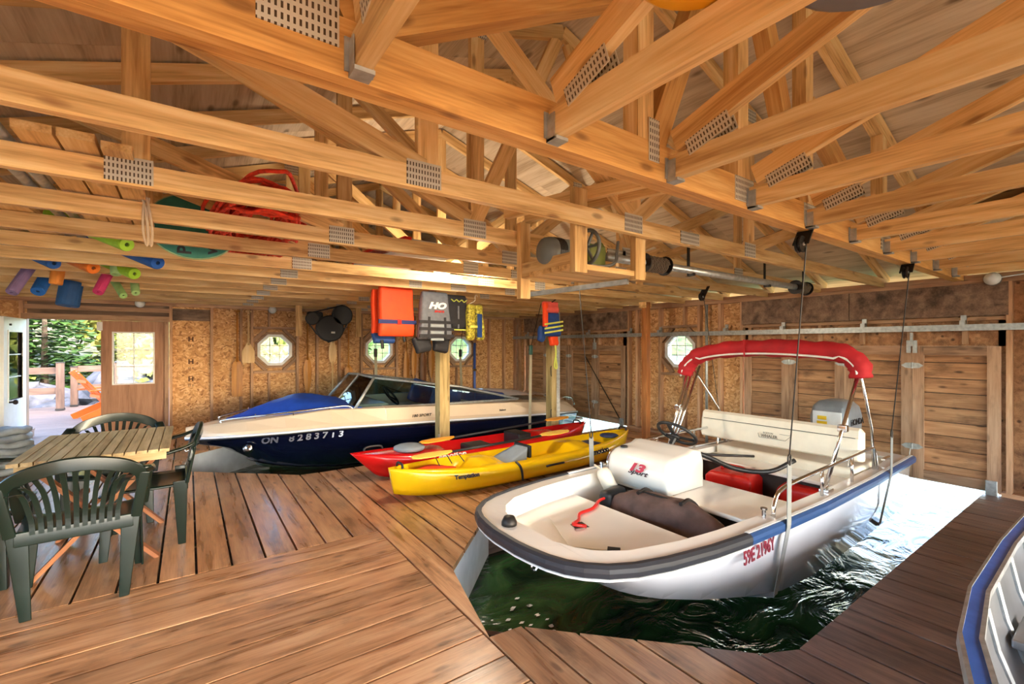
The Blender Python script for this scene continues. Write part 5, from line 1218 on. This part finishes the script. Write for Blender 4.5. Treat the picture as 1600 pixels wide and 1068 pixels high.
for x, y, z, ax, lab in ((-.58, 8.60, 2.02, (0, -1, 0), 'white round lamp fitting on the plate above the brown entry door'), (1.15, 8.60, 2.0, (0, -1, 0), 'white round lamp fitting above the octagon window beside the paddles'), (6.14, .90, 2.03, (-1, 0, 0), 'white round lamp fitting above the right end of the lake door header')):
    t = empty('lamp_fitting', (x, y, z), label=lab, cat='lamp')
    MB().lathe([(.055, 0), (.06, .02), (.05, .05), (.02, .065)], (x, y, z), ax, 18).build('lamp_dome', M_white, t, smooth=True, world=True); MB().lathe([(.062, -.012), (.062, 0)], (x, y, z), ax, 18).build('lamp_base', M_motor, t, world=True)
cbl = MB().tube(curve_pts([(6.13, .9, 2.03), (6.14, .6, 2.06), (6.14, .2, 2.05)], 6), .006, 6); topthing(cbl, 'lamp_cable', M_white, 'thin pale cable running from the lamp fitting on the lake wall', 'cable')
# ================================================================ life vests hung from the trusses
def slab(w0, w1, h, th, neck=0, n=10):
    """vest panel hanging from z=0 down to -h, facing -Y, rounded edges"""
    rs = []
    for i in range(n + 1):
        t = i / n; w = lerp(w0, w1, t) / 2; e = min(1, .55 + 4 * min(t, 1 - t)); d = th / 2 * e; b = .012 * math.sin(t * 6)
        rs.append([(-w, b, -h * t), (-w * .92, b - d, -h * t), (w * .92, b - d, -h * t), (w, b, -h * t), (w * .92, b + d, -h * t), (-w * .92, b + d, -h * t)])
    return MB().loft(rs)
def vest(x, y, z, rz, lab):
    return empty('life_vest', (x, y, z), rz, label=lab, cat='life vest', group='life vests hung under the trusses')
YV = 5.02
v = vest(1.93, YV, 2.07, R(10), 'plain orange life vest with one navy belt')
slab(.44, .46, .56, .09).build('front_panel', M_orangered, v, smooth=False, bevel=.02)
o = slab(.40, .42, .50, .07).build('back_panel', M_orangered, v, bevel=.02); o.matrix_basis = Matrix.Translation((-.05, .10, -.03))
o = slab(.30, .26, .14, .07, n=5).build('lining_tail', M_bluevest, v, bevel=.02); o.matrix_basis = Matrix.Translation((-.10, .10, -.50))
MB().bb((-.25, -.062, -.42), (.235, -.05, -.375)).build('belt', M_strapn, v); MB().bb((-.02, -.072, -.425), (.03, -.062, -.37)).build('buckle', M_redplastic, v, bevel=.004)
MB().tube([(.10, 0, -.56), (.11, -.01, -.62)], .015, 6).build('strap_end', M_black, v); MB().tube([(-.15, .05, -.60), (-.14, .05, -.70)], .018, 6).build('strap_end', M_black, v)
v = vest(2.38, YV - .06, 2.04, R(8), 'grey life vest with black belts and white lettering')
slab(.36, .48, .56, .10).build('front_panel', M_grayvest, v, bevel=.025)
for k in (-.11, .11):
    MB().beam((k, -.06, -.30), (k * 1.1, -.062, -.56), .03, .006, (0, 1, 0)).build('webbing', M_blackvest, v)
for z in (-.36, -.44, -.52):
    MB().bb((-.24, -.064, z - .018), (.24, -.052, z + .018)).build('belt', M_blackvest, v); MB().bb((-.09, -.066, z - .055), (.09, -.056, z - .028)).build('pale_stripe', M_graypad, v)
for s in (-1, 1):
    o = slab(.24, .20, .20, .09, n=6).build('side_panel', M_blackvest, v, bevel=.03); o.matrix_basis = Matrix.Translation((s * .15, .06, -.52)) @ Matrix.Rotation(s * .2, 4, 'Y')
text('vest_lettering', 'HO', .10, M_white, basis((1, 0, 0), (0, 0, 1), (.0, -.056, -.17)), v, .002, .3, .006, 1.5); text('vest_lettering', 'SPORTS', .032, M_redplastic, basis((1, 0, 0), (0, 0, 1), (.03, -.056, -.235)), v, .001, .3, .001, 1.2)
v = vest(2.75, YV + .10, 2.04, R(8), 'black life vest with a yellow zigzag neckline')
slab(.30, .36, .44, .10).build('front_panel', M_blackvest, v, bevel=.025)
z = MB()
for k in range(6): z.beam((-.11 + .04 * k, -.056, -.06 - .03 * (k % 2)), (-.07 + .04 * k, -.056, -.09 + .03 * (k % 2)), .006, .02, (0, 1, 0))
z.build('zigzag_trim', M_lime, v); MB().bb((-.17, -.058, -.445), (.17, -.04, -.43)).build('hem_trim', M_lime, v); MB().bb((-.01, -.06, -.42), (.012, -.05, -.14)).build('zip', M_grayvest, v)
v = vest(3.00, YV + .05, 1.93, R(14), 'small yellow and teal patterned life vest on a wire hanger')
for s in (-1, 1): slab(.12, .12, .46, .08).build('front_panel', M_camo, v, bevel=.02).matrix_basis = Matrix.Translation((s * .065, 0, 0)) @ Matrix.Rotation(-s * .06, 4, 'Y')
MB().bb((.0, -.052, -.42), (.08, -.042, -.12)).build('teal_panel', M_bluevest, v); MB().tube(curve_pts([(-.10, 0, .0), (0, 0, .05), (.0, 0, .10), (.03, 0, .13), (.05, 0, .10)], 4), .006, 6).build('hanger_hook', M_rope, v)
MB().bb((-.12, -.05, -.30), (.12, -.043, -.27)).build('belt', M_lime, v)
v = vest(4.22, YV, 2.03, R(4), 'coral and blue life vest with lime belts on the far timber post')
slab(.27, .27, .16, .09).build('shoulder_panel', M_pink, v, bevel=.02); o = slab(.26, .33, .34, .10).build('front_panel', M_bluevest, v, bevel=.02); o.matrix_basis = Matrix.Translation((.02, 0, -.155))
MB().tube([(0, 0, -.02), (0, -.12, .03), (0, -.22, .05)], .008, 6).build('hanging_hook', M_iron, v)
MB().bb((-.16, -.052, -.36), (-.09, .0, -.02)).build('orange_edge', M_orangered, v, bevel=.01)
for zz in (-.28, -.34, -.40): MB().beam((-.17, -.062, zz - .05), (.19, -.064, zz), .008, .024).build('belt', M_lime, v)
o = slab(.14, .10, .22, .08, n=6).build('side_panel', M_bluevest, v, bevel=.02); o.matrix_basis = Matrix.Translation((-.12, .02, -.36)) @ Matrix.Rotation(.3, 4, 'Y')
o = slab(.16, .14, .17, .08, n=6).build('tail_panel', M_orangered, v, bevel=.02); o.matrix_basis = Matrix.Translation((.10, .04, -.46))
MB().tube(curve_pts([(.10, .0, -.62), (.11, 0, -.75), (.08, 0, -.92), (.13, 0, -.95), (.11, 0, -.80)], 5), .012, 6).build('hanging_strap', M_lime, v)
# ================================================================ canoe paddles on the back wall
def wall_paddle(x, ztop, zbot, bt, bb_, bw, mat, shape, lab, grip=True):
    t = empty('canoe_paddle', (x, 8.60, zbot), label=lab, cat='paddle')
    up = abs(bt - ztop) < .02
    s0, s1 = (bb_, zbot) if up else (ztop, bt)
    y = 8.60
    MB().tube([(x, y, s0 + (.04 if up else 0)), (x, y, s1 - (.0 if up else .05))], .014, 10).build('shaft', mat, t, smooth=True, world=True)
    rs = []
    for k in range(13):
        u = k / 12; z = lerp(bt, bb_, u); q = 1 - u if up else u
        w = {'square': min(1, .2 + q * 5), 'tear': max(.06, math.sin(math.pi * min(1, .05 + .93 * q ** .8)) ** .7), 'beaver': min(1, .15 + q * 2.0) * (1 if q < .93 else .93)}[shape] * bw / 2
        rs.append([(x - w, y, z), (x, y - .010, z), (x + w, y, z), (x, y + .010, z)])
    MB().loft(rs).build('blade', mat, t, world=True)
    MB().tube([(x, 8.58, max(ztop, bt) - .06), (x, 8.725, max(ztop, bt) - .06)], .006, 6).build('hanging_peg', M_iron, t, world=True)
    if grip: MB().beam((x - .045, y, ztop - .01 if not up else zbot), (x + .045, y, ztop - .01 if not up else zbot), .026, .03).build('grip', mat, t, bevel=.008, world=True)
for a in ((.64, 1.97, .58, 1.19, .58, .15, M_paddle_d, 'square', 'long amber oar with a square blade hung on the strand board'), (.80, 1.97, 1.12, 1.46, 1.12, .18, M_paddle_l, 'beaver', 'short pale paddle hung beside the first octagon window'), (1.70, 1.85, .53, 1.20, .53, .135, M_paddle_d, 'tear', 'amber paddle with a teardrop blade below the hanging hoist'),
          (2.12, 1.52, .50, 1.52, 1.08, .14, M_paddle_l, 'tear', 'pale paddle hung blade up below the black pulleys'), (2.40, 1.80, .60, 1.05, .60, .14, M_paddle_d, 'square', 'dull amber paddle beside the blade up paddle'), (3.52, 1.75, .70, 1.35, .70, .12, M_paddle_d, 'beaver', 'thin amber paddle beside the dark paddles under the grey vest'), (3.68, 1.75, .70, 1.40, .70, .12, M_paddle_d, 'tear', 'amber paddle next to the dark brown paddle under the grey vest'),
          (3.88, 1.75, .68, 1.40, .68, .13, M_paddle_b, 'beaver', 'dark brown paddle between amber paddles under the grey vest'), (4.06, 1.72, .72, 1.38, .72, .14, M_paddle_d, 'tear', 'bright amber paddle with a teardrop blade beside the treated post')):
    wall_paddle(*a)
# ================================================================ things stowed in the roof
def noodle(x, y, z, d, L, r, col, lab, hole=True):
    t = empty('pool_noodle', (x, y, z), label=lab, cat='pool noodle', group='foam noodles stowed in the trusses'); dv = V(d).normalized(); c = V((x, y, z))
    m = plain('foam_%d_%d_%d' % col, col, .7, 0, .06, 20)
    b = MB(); xx, yy, zz = frame(dv); n = 18
    def ring(rr, h): return [c + xx * h + yy * (rr * math.cos(2 * math.pi * k / n)) + zz * (rr * math.sin(2 * math.pi * k / n)) for k in range(n)]
    b.loft([ring(r * .28, .03), ring(r * .3, 0), ring(r * .92, 0), ring(r, .012), ring(r, L)]); b.build('foam_tube', m, t, world=True, smooth=False)
    dk_ = tuple(int(k * .45) for k in col); b = MB(); b.loft([ring(r * .29, .012), ring(r * .29, .03)]); b.build('core_shade', plain('core_%d_%d_%d' % col, dk_, .8), t, world=True)  # darker foam colour, shade painted into the hole
UPB = (-.45, .6, .26)
noodle(-1.24, 5.68, 1.86, (.28, .60, .9), .75, .042, (134, 112, 158), 'lavender foam noodle hanging down near the white entry door')
noodle(-1.19, 6.25, 1.925, (.1, .6, .6), .75, .055, (36, 108, 196), 'bright blue foam noodle hanging above the entry doors')
noodle(-1.04, 6.62, 1.82, (.12, .10, 1), .26, .095, (38, 84, 140), 'thick dark blue foam roller hanging above the entry opening', False)
noodle(-1.02, 5.98, 1.98, (.1, .02, .8), .4, .05, (240, 150, 60), 'pale orange foam noodle above the dark blue roller')
noodle(-.69, 5.70, 1.90, (.26, .6, .9), .75, .042, (214, 62, 120), 'pink foam noodle hanging above the entry doors')
noodle(-.56, 6.30, 1.93, (-.25, .6, .45), .8, .036, (172, 214, 130), 'pale green foam noodle tilted towards the pink noodle')
noodle(-.46, 6.30, 1.965, (-.1, .6, .6), .75, .038, (180, 218, 140), 'pale green foam noodle end next to the lamp fitting')
noodle(-.50, 5.08, 2.005, (-.05, .3, .9), .4, .038, (168, 206, 140), 'pale green foam noodle beside a lime noodle ring')
noodle(-.37, 4.98, 2.01, UPB, .9, .05, (150, 196, 40), 'lime foam noodle with its round end beside the pale green one')
noodle(-.32, 3.80, 2.05, UPB, .8, .045, (156, 204, 44), 'lime foam noodle end near the pale rope loop')
noodle(-.19, 4.40, 2.035, UPB, .9, .052, (18, 84, 170), 'royal blue foam noodle with a round end near the teal board')
noodle(-.63, 5.00, 2.035, UPB, .9, .05, (236, 120, 26), 'orange foam noodle with a round end between the trusses')
noodle(-.86, 5.00, 2.05, UPB, .8, .048, (28, 88, 168), 'deep blue foam noodle end between the trusses above the lavender one')
for q in ((-1.19, 6.25), (-1.02, 5.98)): pass
td = empty('teal_board', (.03, 3.84, 2.0), label='round teal board with black lettering stowed on edge behind a truss', cat='board')
MB().prism([(.03 + .255 * math.cos(R(10 * k)), 2.225 + .215 * math.sin(R(10 * k))) for k in range(36)], lambda a, b, c: (a, 3.84 + c, b), 0, .02).build('board_disc', M_teal, td, world=True)
b = MB().tube([(.03 + .257 * math.cos(R(10 * k)), 3.85, 2.225 + .217 * math.sin(R(10 * k))) for k in range(36)], .007, 5, True).build('board_rim', plain('teal_rim', (150, 176, 130), .6), td, world=True)
for s, px, pz in (('Pad', -.02, 2.11), ('wm', .13, 2.13)): text('board_lettering', s, .11, M_black, wm(td).inverted() @ basis((0, 0, 1), (-1, 0, 0), (px, 3.838, pz)), td, .001, 0, .003)
rd = random.Random(5)
RB = empty('red_rope_bundle', (.38, 3.5, 2.14), label='bundle of coiled red rope lying across the truss chords', cat='rope')
for i in range(34):
    cx = .38 + rd.uniform(-.06, .06); cy = 3.5 + rd.uniform(-.12, .12); rx = rd.uniform(.13, .25); ry = rd.uniform(.62, .92); zz = 2.15 + rd.uniform(0, .13); ph = rd.uniform(0, 6)
    pts = []
    for k in range(40):
        a = 2 * math.pi * k / 40; y = cy + ry * math.sin(a); f = ((y - 1.74) / .61) % 1; sag = .055 * max(0, math.sin(math.pi * f)) ** 2 * (1 - (zz - 2.145) * 7)
        pts.append((cx + rx * math.cos(a) + .012 * math.sin(5 * a + ph), y, zz - max(0, sag) + .008 * math.sin(7 * a + ph)))
    MB().tube(pts, .011, 5, True).build('rope_loop', M_redrope, RB, world=True, smooth=True)
rl_ = empty('pale_rope_loop', (-.17, 2.92, 1.9), label='pale rope loop hanging from a truss chord beside the teal board', cat='rope')
for o_ in (0, .016): MB().tube(curve_pts([(-.19 + o_, 2.93, 2.15), (-.175 + o_, 2.925, 2.08), (-.165 + o_, 2.925, 1.98), (-.17 + o_, 2.93, 1.91), (-.185 + o_, 2.935, 1.98), (-.185 + o_, 2.93, 2.08), (-.18 + o_, 2.935, 2.15)], 5), .006, 6).build('rope_strand', M_rope, rl_, world=True)
for i, (x, y0, y1, w) in enumerate(((-.22, 2.25, 3.65, .09), (-.325, 2.2, 3.65, .10), (-.435, 2.2, 3.7, .10), (-.76, 2.4, 4.3, .14), (-.93, 2.5, 4.3, .14))):
    tag(board('stored_plank', (x, y0, 2.15), (x, y1, 2.15), w, .03, M_truss), 'bare pine plank stored on the truss chords, %s from the teal board side' % ORD[i], 'plank', 'planks stored on the trusses')
for i, x in enumerate((-.54, -.60)):
    tag(MB().tube([(x, 2.0, 2.155), (x, 4.3, 2.155)], .022, 10).build('stored_pole', M_galv, smooth=True), ('shiny metal pole stored on the trusses, beside the narrow planks', 'shiny metal pole stored on the trusses, beside the wide planks')[i], 'pole', 'poles stored on the trusses')
fb = empty('foam_package', (1.55, 3.9, 2.14), R(6), label='white wrapped package with lettering stowed on the trusses', cat='package')
MB().bb((-.24, -.5, 0), (.24, .5, .11)).build('package_body', M_white, fb, bevel=.02); text('package_lettering', 'OWENS', .09, M_logored, basis((1, 0, 0), (0, 0, 1), (0, -.502, .05)), fb, .001, 0, .002)
MB().bb((-.24, -.51, .03), (-.18, .51, .115)).build('package_band', M_redplastic, fb)
tb = empty('yellow_tub', (.81, .50, 2.14), label='yellow plastic tub resting on the hung trusses', cat='tub')
MB().lathe([(.01, 0), (.125, .0), (.14, .012), (.15, .16), (.155, .17), (.145, .17), (.13, .02), (.01, .015)], (0, 0, 0), (0, 0, 1), 28).build('tub_body', plain('tub_yellow', (240, 176, 20), .35), tb, smooth=True); MB().lathe([(.153, .165), (.165, .17), (.153, .18)], (0, 0, 0), (0, 0, 1), 28).build('tub_rim', M_warn, tb)
gb = empty('grey_basin', (1.075, .285, 2.14), label='grey plastic basin resting on the hung trusses', cat='basin')
MB().lathe([(.01, 0), (.15, .0), (.168, .012), (.172, .10), (.165, .10), (.155, .02), (.01, .015)], (0, 0, 0), (0, 0, 1), 32).build('basin_body', plain('basin_grey', (110, 108, 112), .5), gb, smooth=True); MB().lathe([(.170, .095), (.18, .10), (.170, .105)], (0, 0, 0), (0, 0, 1), 32).build('basin_rim', M_webg, gb)
# ================================================================ odds and ends on the deck
tp = empty('tarp_heap', (-1.62, 7.35, 0), label='heap of folded grey blue tarp at the open white door', cat='tarp')
rd = random.Random(9)
for i in range(7):
    z0 = .07 * i; rr = .30 - .022 * i; MB().loft([[(math.cos(a) * rr * (1 + .12 * math.sin(3 * a + i)) * q, math.sin(a) * rr * .8 * (1 + .1 * math.sin(2 * a + i * 2)) * q, z0 + z + .012 * math.sin(4 * a + i)) for a in [2 * math.pi * k / 20 for k in range(20)]] for z, q in ((0, .8), (.02, 1), (.055, 1), (.075, .8))]).build('tarp_fold', M_tarp, tp, smooth=True)
pl = empty('boat_hook_pole', (5.58, 4.42, 0), label='pale metal pole leaning behind the slim brown post', cat='pole')
MB().tube([(5.58, 4.42, 0), (5.66, 4.5, 1.36)], .016, 8).build('pole', M_galv, pl, world=True); MB().tube(curve_pts([(5.66, 4.5, 1.36), (5.665, 4.505, 1.42), (5.69, 4.53, 1.42), (5.70, 4.54, 1.36)], 4), .014, 6).build('hook', M_galv, pl, world=True)
topthing(MB().tube([(6.15, 3.80, 0), (6.15, 3.80, 2.0)], .02, 10), 'wall_conduit', M_galv, 'grey vertical conduit pipe on the lake wall beside the octagon window', 'pipe', True)

fm = MB(); rd = random.Random(21)
for i in range(44):
    cx, cy, r = rd.uniform(1.26, 1.95), rd.uniform(1.95, 2.75), rd.uniform(.006, .02)
    if cy > 2.42 + (cx - 1.2) - .05: continue
    fm.add([(cx + r * (1 + .5 * math.sin(3 * k + i)) * math.cos(k * .785), cy + .8 * r * math.sin(k * .785), WATER + .012) for k in range(8)], [tuple(range(8))])
tag(fm.build('water_foam', plain('white_foam', (236, 238, 240), .6), fix=False), 'white foam flecks floating on the dark water at the slip head', 'foam', kind='stuff')
